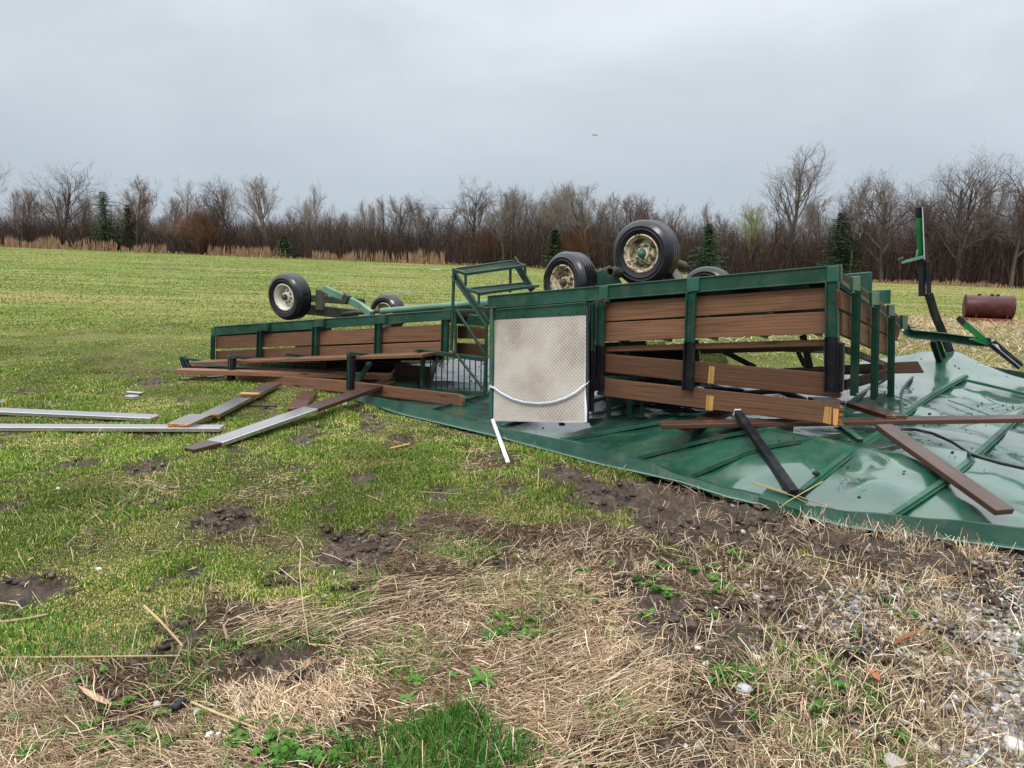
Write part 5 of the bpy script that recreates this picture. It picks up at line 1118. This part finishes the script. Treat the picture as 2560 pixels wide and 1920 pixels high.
def stone(u, v, r_, c, label):
    p = G(u, v); x_, y_ = np.array([p.x]), np.array([p.y]); o = stones(x_, y_, np.array([r_ * .8]), np.array([c]) * .75, 'stone', M['stone'], .6, .25, False, .2)
    del o['kind']; return tag(o, label, 'stone')
for u, v, r_, c, l in ((247, 1425, .022, (.6, .57, .52), 'pale stone on the grass right of the left mud patch'), (813, 1489, .020, (.34, .34, .34), 'flat grey stone at the edge of the straw'), (523, 1840, .016, (.8, .78, .74), 'white stone in the straw at lower left'),
                      (545, 1837, .012, (.8, .78, .74), 'small white stone just right of another white one'), (492, 1786, .020, (.42, .42, .42), 'grey stone beside the black rubber block'), (392, 1765, .018, (.45, .42, .38), 'grey-brown stone left of the black rubber block'),
                      (1857, 1332, .022, (.55, .5, .42), 'tall pale stone in the mud below the canopy edge'), (1820, 1324, .012, (.5, .46, .38), 'small tan stone in the mud left of a taller one'), (1892, 1655, .024, (.62, .6, .56), 'white stone at the right among weeds'),
                      (1860, 1732, .030, (.5, .5, .5), 'large grey stone below the bushy weed clump'), (2235, 1910, .040, (.45, .42, .38), 'big brown-grey stone at the bottom edge'), (2535, 1875, .040, (.70, .67, .62), 'big white stone in the lower right corner'), (2330, 1880, .03, (.5, .46, .4), 'rounded tan stone near the bottom right'),
                      (2085, 1880, .022, (.7, .68, .62), 'white stone near the bottom edge right of centre'), (1745, 1615, .016, (.7, .68, .62), 'white pebble on the dark litter'), (145, 1220, .02, (.6, .6, .6), 'grey-white stone on the left grass'), (790, 1254, .014, (.75, .73, .68), 'small white stone on the grass above the tall stalk'),
                      (805, 1166, .018, (.06, .065, .08), 'small dark lump on the turf left of centre'), (1645, 1575, .02, (.09, .08, .10), 'dark stone in the dark mud at the right of centre')):
    stone(u, v, r_, c, l)

# ------------------------------------------------------------------ fuel tank
tp = G(2466, 806); dist = tp.y; L_ = 121 / FPX * dist * 1.0; rt = .0155 * dist * .98
TK = thing('fuel_tank', tp, 'dark red cylindrical fuel tank on a pallet out in the field on the right', 'tank')
ax = Vector((.93, -.36, 0)).normalized(); c = tp + Vector((0, 0, .12 + rt)); hl = L_ * .41
mb = MB(); mb.lathe([(.001, -hl - .02), (rt * .9, -hl - .02), (rt, -hl), (rt, hl), (rt * .92, hl + .04), (rt * .5, hl + .07), (.001, hl + .07)], c, ax, 40); mb.build('shell', M['tank'], TK, smooth=True)
mb = MB(); mb.lathe([(rt * .985, -hl - .022), (rt * 1.012, -hl - .022), (rt * 1.012, -hl + .02), (rt * .985, -hl + .02)], c, ax, 40); mb.build('weld_band', M['tank'], TK, smooth=True); mb = MB(); mb.lathe([(rt * .985, hl - .02), (rt * 1.012, hl - .02), (rt * 1.012, hl + .02), (rt * .985, hl + .02)], c, ax, 40); mb.build('weld_band', M['tank'], TK, smooth=True)
mb = MB()
for t_ in (-.45, .1, .35): q = c + ax * (hl * t_) + Vector((0, 0, rt)); mb.tube([q - Vector((0, 0, .02)), q + Vector((0, 0, .04))], .045, 12)
mb.build('filler_cap', M['tank'], TK)
sd_ = ax.cross(Vector((0, 0, 1)))
for s_ in (-.62, .72):
    mb = MB(); q = c + ax * (hl * s_); mb.slab([q + sd_ * rt * .8 - Vector((0, 0, rt * .55)), q - sd_ * rt * .8 - Vector((0, 0, rt * .55)), q - sd_ * rt * .8 - Vector((0, 0, rt + .03)), q + sd_ * rt * .8 - Vector((0, 0, rt + .03))], ax, .05); mb.build('saddle', M['tank'], TK)
mb = MB(); q = tp + Vector((0, 0, .06))
for k_ in (-1, 0, 1): mb.bar(q - ax * hl * .95 + sd_ * rt * .8 * k_, q + ax * hl * .95 + sd_ * rt * .8 * k_, .09, .09)
for k_ in range(8): w_ = q + ax * hl * (-.9 + 1.8 * k_ / 7) + Vector((0, 0, .056)); mb.bar(w_ - sd_ * rt * .95, w_ + sd_ * rt * .95, .14, .02)
tag(mb.build('pallet', M['pallet'], None), 'low reddish wooden pallet under the dark red tank', 'pallet')

# ------------------------------------------------------------------ trees
def treeline_d(u): return 106 - 30 * (u / 2560)
def segs_mesh(segs, name, mat_, col, n=3, var=.2):
    S = np.array([(*a, *b_, r0, r1) for a, b_, r0, r1 in segs]); K = len(S); p0 = S[:, 0:3]; p1 = S[:, 3:6]; d = p1 - p0; d /= np.linalg.norm(d, axis=1)[:, None] + 1e-9
    ref = np.where(np.abs(d[:, 2:3]) > .9, np.array([[1., 0, 0]]), np.array([[0, 0, 1.]])); a = np.cross(d, ref); a /= np.linalg.norm(a, axis=1)[:, None]; b_ = np.cross(d, a)
    co = np.empty((K, 2 * n, 3)); 
    for i in range(n):
        t_ = 2 * np.pi * i / n; o_ = a * np.cos(t_) + b_ * np.sin(t_); co[:, i] = p0 + o_ * S[:, 6:7]; co[:, n + i] = p1 + o_ * S[:, 7:8]
    base_ = np.arange(K)[:, None] * 2 * n; q = np.concatenate([base_ + np.array([i, (i + 1) % n, n + (i + 1) % n, n + i]) for i in range(n)])
    cols = np.repeat(np.array(col)[None] * (1 + RNG.uniform(-var, var, (K, 1))), 2 * n, 0)
    me = mesh_np(name, co.reshape(-1, 3), [q], cols, mat_, False, None); data = me.data; bpy.data.objects.remove(me); return data
def grow_tree(seed, H, trunk_frac=.35, spread=.6, up=.35, nprim=9, trunk_r=.16, levels=4, multi=1, twiggy=1.0, crown_w=.45, bend=.06):
    rg = random.Random(seed); trunk, crown = [], []
    def rnd(): return Vector((rg.uniform(-1, 1), rg.uniform(-1, 1), rg.uniform(-1, 1)))
    def branch(p, d, L_, r_, lv):
        ns = max(2, 5 - lv); store = trunk if lv == 0 else crown; pts = [(p, r_)]; sl = L_ / ns
        for i in range(ns):
            d = (d + rnd() * (bend * (1.2 + lv)) + Vector((0, 0, up * .16 * (1 if lv else 0)))).normalized(); q = p + d * sl; r2 = r_ * (1 - .75 / ns * 1.0); store.append((p, q, r_, max(r2, .006))); p = q; r_ = max(r2, .006); pts.append((p, r_, d.copy()))
        if lv >= levels: return
        nc = [nprim, 6, 5, 4][lv] if lv < 4 else 3; nc = max(2, int(round(nc * (twiggy if lv >= 2 else 1))))
        for k_ in range(nc):
            t_ = (trunk_frac + (1 - trunk_frac) * (k_ + rg.random() * .8) / nc) if lv == 0 else (.2 + .8 * (k_ + rg.random()) / nc)
            idx = min(int(t_ * ns), ns - 1); f = t_ * ns - idx; a, b_ = pts[idx], pts[idx + 1]; q = a[0].lerp(b_[0], f); dd = b_[2]
            s_ = rnd().cross(dd).normalized(); sp = spread * (rg.uniform(.7, 1.25)); nd = (dd * math.cos(sp) + s_ * math.sin(sp) + Vector((0, 0, up * .4))).normalized()
            ll = (H * crown_w * (1.15 - .65 * (t_ - trunk_frac) / (1 - trunk_frac)) if lv == 0 else L_ * rg.uniform(.45, .68)); rr = (a[1] * (1 - f) + b_[1] * f) * rg.uniform(.5, .72)
            branch(q, nd, ll * rg.uniform(.75, 1.1), max(rr, .0075), lv + 1)
    for m_i in range(multi):
        d0 = Vector((rg.uniform(-.12, .12) * multi, rg.uniform(-.12, .12) * multi, 1)).normalized(); branch(Vector((rg.uniform(-.2, .2) * (multi - 1), 0, -.2)), d0, H * .86, trunk_r, 0)
    return trunk, crown
DATA = {}
def tree_data(key, col_t=(.085, .068, .060), col_c=(.13, .105, .095), **kw):
    if key not in DATA:
        tr, cr_ = grow_tree(**kw); DATA[key] = (segs_mesh(tr, 'trunk', M['bark'], col_t, 6), segs_mesh(cr_, 'crown', M['twig'], col_c, 3, .3), max(max(s[1].z for s in tr), max(s[1].z for s in cr_)))
    return DATA[key]
def plant_tree(key, u, dd, top_v, label, group=None, name='bare_tree', cat='tree', rz=None, sx=1.0):
    tr, cr_, hh = DATA[key]; d = ray(u, 660); p = EYE + d * (dd / d.y); z = float(terr(p.x, p.y)); tv = Pd(u, top_v, dd).z - z; s_ = tv / hh
    e = thing(name, (p.x, p.y, z), label, cat, group); e.scale = (s_ * sx, s_ * sx, s_); e.rotation_euler = (0, 0, random.uniform(0, 6.28) if rz is None else rz)
    for nm, dt in (('trunk', tr), ('crown', cr_)):
        o = bpy.data.objects.new(nm, dt); COL.objects.link(o); o.parent = e
    return e
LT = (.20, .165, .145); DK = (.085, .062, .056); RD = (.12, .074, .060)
tree_data('vase', seed=3, H=14, trunk_frac=.14, spread=.78, up=.22, nprim=12, trunk_r=.34, crown_w=.66, twiggy=1.3, col_c=DK)
tree_data('tall', seed=16, H=16, trunk_frac=.30, spread=.68, up=.34, nprim=14, trunk_r=.34, crown_w=.40, twiggy=1.3, col_c=(.15, .125, .11))
tree_data('round', seed=23, H=14, trunk_frac=.24, spread=.72, up=.30, nprim=14, trunk_r=.32, crown_w=.50, twiggy=1.4, col_c=(.13, .105, .095))
tree_data('oak', seed=33, H=14, trunk_frac=.30, spread=.80, up=.16, nprim=12, trunk_r=.34, crown_w=.50, twiggy=1.4, bend=.12, col_c=DK)
tree_data('bigoak', seed=38, H=17, trunk_frac=.25, spread=.72, up=.22, nprim=12, trunk_r=.36, crown_w=.54, twiggy=1.3, multi=2, bend=.09, col_c=(.12, .10, .092))
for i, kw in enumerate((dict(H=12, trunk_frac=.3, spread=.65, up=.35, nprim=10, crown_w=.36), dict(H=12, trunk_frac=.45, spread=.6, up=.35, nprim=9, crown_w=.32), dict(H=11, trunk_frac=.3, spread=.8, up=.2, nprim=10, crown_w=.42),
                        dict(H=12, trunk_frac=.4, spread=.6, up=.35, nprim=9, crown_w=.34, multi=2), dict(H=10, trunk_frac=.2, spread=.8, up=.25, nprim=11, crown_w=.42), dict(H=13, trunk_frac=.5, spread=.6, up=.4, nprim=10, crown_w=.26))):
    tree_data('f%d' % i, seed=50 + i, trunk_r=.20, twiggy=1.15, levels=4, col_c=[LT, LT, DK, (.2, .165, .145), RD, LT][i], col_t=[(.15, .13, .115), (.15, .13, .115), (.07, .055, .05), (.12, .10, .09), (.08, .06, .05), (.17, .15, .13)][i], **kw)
tree_data('red', seed=71, H=6, trunk_frac=.06, spread=.8, up=.25, nprim=14, trunk_r=.12, crown_w=.75, twiggy=1.6, multi=3, col_c=(.17, .088, .055), col_t=(.10, .06, .04))
tree_data('budding', seed=75, H=10, trunk_frac=.3, spread=.5, up=.5, nprim=11, trunk_r=.10, crown_w=.34, twiggy=1.6, col_c=(.26, .29, .10))
HERO = [('vase', 165, 386, 'wide vase-shaped bare tree at the left end of the wood', 1.0), ('f1', -8, 384, 'bare tree cut off by the left edge of the photo', 1.1), ('f2', 583, 430, 'dark slender bare tree left of the pale twiggy one', 1.0), ('f3', 676, 428, 'pale slender bare tree standing left of the gap in the treetops', 1.1),
        ('f4', 345, 440, 'dark bare tree right of the left evergreen', 1.1), ('f0', 800, 437, 'pale feathery bare tree right of the gap in the treetops', .8), ('oak', 1185, 436, 'tall dark oak-like bare tree above the stairs of the wagon', 1.0), ('f2', 985, 478, 'low dark crooked bare tree left of the oak-like one', 1.2),
        ('f0', 1050, 466, 'light round-topped bare tree left of the oak-like one', 1.0), ('f3', 1478, 452, 'light fan-shaped bare tree between the oak and the highest wheel', 1.3), ('f0', 1260, 470, 'bare tree just right of the oak-like one', 1.2), ('tall', 1967, 340, 'tallest lone bare tree rising above the wood on the right', 1.05),
        ('f5', 2125, 435, 'slim pale bare tree between the tallest one and the fan-crowned one', .9), ('round', 2208, 409, 'fan-crowned bare tree behind the bent green upright', 1.15), ('bigoak', 2395, 350, 'big spreading bare tree right of the bent green upright', 1.0), ('oak', 2535, 378, 'bare tree at the right edge of the wood', .9),
        ('red', 500, 500, 'rounded rust-brown bush tree in front of the wood on the left', 1.0), ('red', 1445, 545, 'rust-brown bush tree behind the left muddy wheel', .8), ('budding', 1872, 500, 'yellow-green budding tree left of the tallest bare tree', 1.0), ('red', 1215, 560, 'small rust-brown bush at the foot of the oak-like tree', .7),
        ('f2', 1600, 470, 'dark bare tree above the highest wheel', 1.1), ('f4', 60, 470, 'dark twiggy bare tree left of the vase-shaped one', 1.1), ('f2', 2330, 470, 'dark bare tree between the fan-crowned and the big spreading trees', 1.2)]
for key, u, tv, lb, sx_ in HERO: plant_tree(key, u, treeline_d(u) + random.uniform(0, 3), tv, lb, sx=sx_)
SKY_ = [(-200, 440), (0, 470), (250, 470), (310, 450), (400, 428), (520, 435), (640, 470), (720, 500), (760, 470), (830, 455), (900, 490), (1000, 480), (1100, 478), (1300, 470), (1400, 455), (1500, 458), (1600, 480), (1750, 490), (1900, 500), (2050, 490), (2150, 465), (2250, 455), (2400, 440), (2560, 430), (2800, 430)]
def skyline(u): return float(np.interp(u, [a for a, _ in SKY_], [b_ for _, b_ in SKY_]))
fk = ['f0', 'f1', 'f2', 'f3', 'f4', 'f5']
for i in range(190):
    u = -260 + 3080 * (i + random.uniform(-.4, .4)) / 190; back = random.choice((2, 6, 10, 15, 22, 30)); near_ = back < 8
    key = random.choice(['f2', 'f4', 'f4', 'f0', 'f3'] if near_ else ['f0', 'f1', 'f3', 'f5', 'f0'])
    tv = skyline(u) + (random.uniform(-16, 18) if random.random() < .32 else random.uniform(38, 105)) + (15 if near_ else 0)
    plant_tree(key, u, treeline_d(u) + back, tv, 'slender bare tree among many in the wood behind the field', 'bare trees of the wood', sx=random.uniform(.75, 1.15))
# conifers
def conifer(u, dd, top_v, base_w, label, seed, col=(.040, .085, .038)):
    rg = random.Random(seed); d = ray(u, 660); p = EYE + d * (dd / d.y); z = float(terr(p.x, p.y)); H = Pd(u, top_v, dd).z - z
    e = thing('conifer', (p.x, p.y, z), label, 'tree'); mb = MB(); mb.tube([(p.x, p.y, z - .2), (p.x, p.y, z + H * .95)], .14, 7, .03); mb.build('trunk', M['wood_dark'], e)
    V, F, C_ = [], [], []; k_ = 0
    for layer in range(34):
        t_ = .10 + .9 * layer / 34; zz = H * t_; rad = 1.2 * base_w * (1 - t_) ** .62 * rg.uniform(.55, 1.25) + .12
        for b_ in range(13):
            if rg.random() < .14: continue
            a = rg.uniform(0, 6.28); rb = rad * rg.uniform(.5, 1.12); dv = Vector((math.cos(a), math.sin(a), 0)); sv = Vector((-dv.y, dv.x, 0))
            for q in range(15):
                f = (q + 1) / 15; c0 = dv * rb * f + Vector((0, 0, zz - .28 * rb * f + .12 * rb * f * f)); l = .30 * (1.15 - f * .5)
                dr = (dv * rg.uniform(.2, 1) + sv * rg.uniform(-1.1, 1.1) + Vector((0, 0, rg.uniform(-.4, .15)))).normalized(); wv2 = dr.cross(Vector((rg.uniform(-1, 1), rg.uniform(-1, 1), 1))).normalized() * .045
                o_ = len(V); V += [c0 - wv2, c0 + wv2, c0 + dr * l + wv2 * .2, c0 + dr * l - wv2 * .2]; F.append((o_, o_ + 1, o_ + 2, o_ + 3)); cc_ = rg.uniform(.6, 1.5); C_ += [(col[0] * cc_, col[1] * cc_, col[2] * cc_)] * 4
    o = mesh_np('crown', np.array([tuple(v) for v in V]), [np.array(F)], np.array(C_), M['weed'], False, None); o.parent = e
conifer(272, 103, 476, 2.6, 'dark evergreen standing in front of the wood on the left', 1)
conifer(330, 104, 510, 1.6, 'small faint evergreen right of the left dark evergreen', 2, (.045, .07, .03)); conifer(1385, 88, 572, 1.7, 'small evergreen half hidden in the brush behind the left muddy wheel', 3, (.045, .06, .03))
conifer(1768, 84, 556, 2.3, 'bushy evergreen right of the highest wheel', 4); conifer(2095, 80, 527, 2.4, 'tall evergreen left of the fan-crowned bare tree', 5, (.030, .055, .028)); conifer(2120, 82, 585, 1.9, 'short wide evergreen touching the taller one', 6, (.04, .06, .03))
conifer(712, 97, 590, 1.3, 'leaning low evergreen bough behind the far wagon wheel', 7, (.05, .08, .04))
# thicket, one uncountable mass of stems
n = 75000; u = RNG.uniform(-420, 2980, n); dd = (106 - 30 * (u / 2560)) + 1.0 + 34 * RNG.random(n) ** 1.5; xk = (u - 1280) / FPX * dd * 1.02; zt = terr(xk, dd)
Ht = (1.2 + 4.6 * RNG.random(n) ** 1.1) * (.65 + .7 * fbm(xk * .09, dd * .02, 201, 3)) * (1 + .25 * sstep(0, 2560, u)); le = RNG.normal(0, .30, (n, 2)) * Ht[:, None]
px_ = np.stack([xk, dd, zt - .1], 1); top = px_ + np.stack([le[:, 0], le[:, 1], Ht], 1); midp = px_ * .5 + top * .5 + np.stack([le[:, 0] * -.2, le[:, 1] * 0, Ht * 0], 1)
wd = .012 + .035 * RNG.random(n) ** 2; a_ = RNG.uniform(-.6, .6, n); sd3 = np.stack([np.cos(a_), np.sin(a_), np.zeros(n)], 1) * wd[:, None]
co = np.stack([px_ - sd3, px_ + sd3, midp - sd3 * .8, midp + sd3 * .8, top], 1)
i_ = np.arange(n)[:, None] * 5; tcol = palette(n, [(.056, .041, .036), (.078, .052, .045), (.034, .028, .027), (.11, .066, .046), (.062, .058, .040)], [3, 3, 3, 1.2, .8], .35) * (.75 + .6 * fbm(xk * .12, dd * 0 + 3, 205, 3))[:, None]
tk = mesh_np('thicket', co.reshape(-1, 3), [i_ + np.array([0, 1, 3, 2]), i_ + np.array([2, 3, 4])], np.repeat(tcol, 5, 0), M['twig']); tag(tk, 'dense brown undergrowth filling the foot of the wood', 'undergrowth')
# side twigs in the thicket
n2 = 200000; s_i = RNG.integers(0, n, n2); f = RNG.random(n2)[:, None]; b0 = px_[s_i] * (1 - f) + top[s_i] * f; l2 = (.3 + .9 * RNG.random(n2))[:, None]; dv = RNG.normal(0, 1, (n2, 3)); dv[:, 2] = np.abs(dv[:, 2]) + .5; dv /= np.linalg.norm(dv, axis=1)[:, None]
t1 = b0 + dv * l2; s3 = np.stack([np.full(n2, .012), np.zeros(n2), np.full(n2, .006)], 1); co = np.stack([b0 - s3, b0 + s3, t1], 1); i_ = np.arange(n2)[:, None] * 3
tk = mesh_np('brushwood', co.reshape(-1, 3), [i_ + np.array([0, 1, 2])], np.repeat(tcol[s_i] * 1.25, 3, 0), M['twig']); tag(tk, 'fine reddish-brown twigs through the undergrowth', 'undergrowth')
# reeds in front of the wood
rp = []
for (u0, u1, nn, hh, ds) in ((50, 320, 1100, 1.7, 0), (330, 440, 380, 1.6, 0), (540, 730, 1100, 2.1, 0), (790, 1110, 1100, 1.9, 0), (2180, 2480, 500, .8, 0), (-300, 50, 300, 1.5, 0), (-300, 2900, 2600, .55, -1.2)):
    uu = RNG.uniform(u0, u1, nn); hv_ = hh * (.2 + 1.05 * fbm(uu * .035, uu * 0, 211, 4)) * RNG.uniform(.35, 1.15, nn); rp.append(np.stack([uu, 105 - 30 * uu / 2560 + ds + RNG.uniform(-.8, .8, nn), hv_], 1))
rp = np.concatenate(rp); rp = rp[RNG.random(len(rp)) < np.where(rp[:, 2] > .5, .15 + 1.0 * sstep(.40, .62, fbm(rp[:, 0] * .06, rp[:, 0] * 0 + 5, 213, 3)), .8)]; n = len(rp); dd = rp[:, 1]; xk = (rp[:, 0] - 1280) / FPX * dd * 1.02; zt = terr(xk, dd); le = RNG.normal(0, .10, n) * rp[:, 2]
p0 = np.stack([xk, dd, zt], 1); p1 = p0 + np.stack([le, le * .3, rp[:, 2]], 1); s3 = np.stack([.022 + .03 * RNG.random(n), np.zeros(n), np.zeros(n)], 1); pm = p0 * .4 + p1 * .6
co = np.stack([p0 - s3 * .6, p0 + s3 * .6, pm - s3, pm + s3, p1], 1); i_ = np.arange(n)[:, None] * 5
rd = mesh_np('reeds', co.reshape(-1, 3), [i_ + np.array([0, 1, 3, 2]), i_ + np.array([2, 3, 4])], np.repeat(palette(n, [(.25, .155, .09), (.33, .22, .13), (.18, .11, .065)], [3, 2, 2], .2), 5, 0), M['straw']); tag(rd, 'tan dry reeds along the edge of the wood', 'reeds')
# tiny aircraft in the sky
c = Pd(1488, 338, 760); mb = MB(); mb.tube([c + Vector((-3, 0, .2)), c + Vector((2.6, 0, 0))], .35, 8, .2); mb.bar(c + Vector((.2, -3.0, .1)), c + Vector((.2, 3.0, .1)), .9, .1); mb.bar(c + Vector((-.4, -.4, .2)), c + Vector((.3, .5, .9)), .3, .12); mb.bar(c + Vector((-2.7, 0, .1)), c + Vector((-3.1, 0, 1.0)), .12, .5, (1, 0, 0)); mb.bar(c + Vector((-2.8, -1, .3)), c + Vector((-2.8, 1, .3)), .4, .06)
tag(mb.build('airplane', M['gear'], None), 'tiny dark airplane low in the grey sky above the wood', 'airplane')
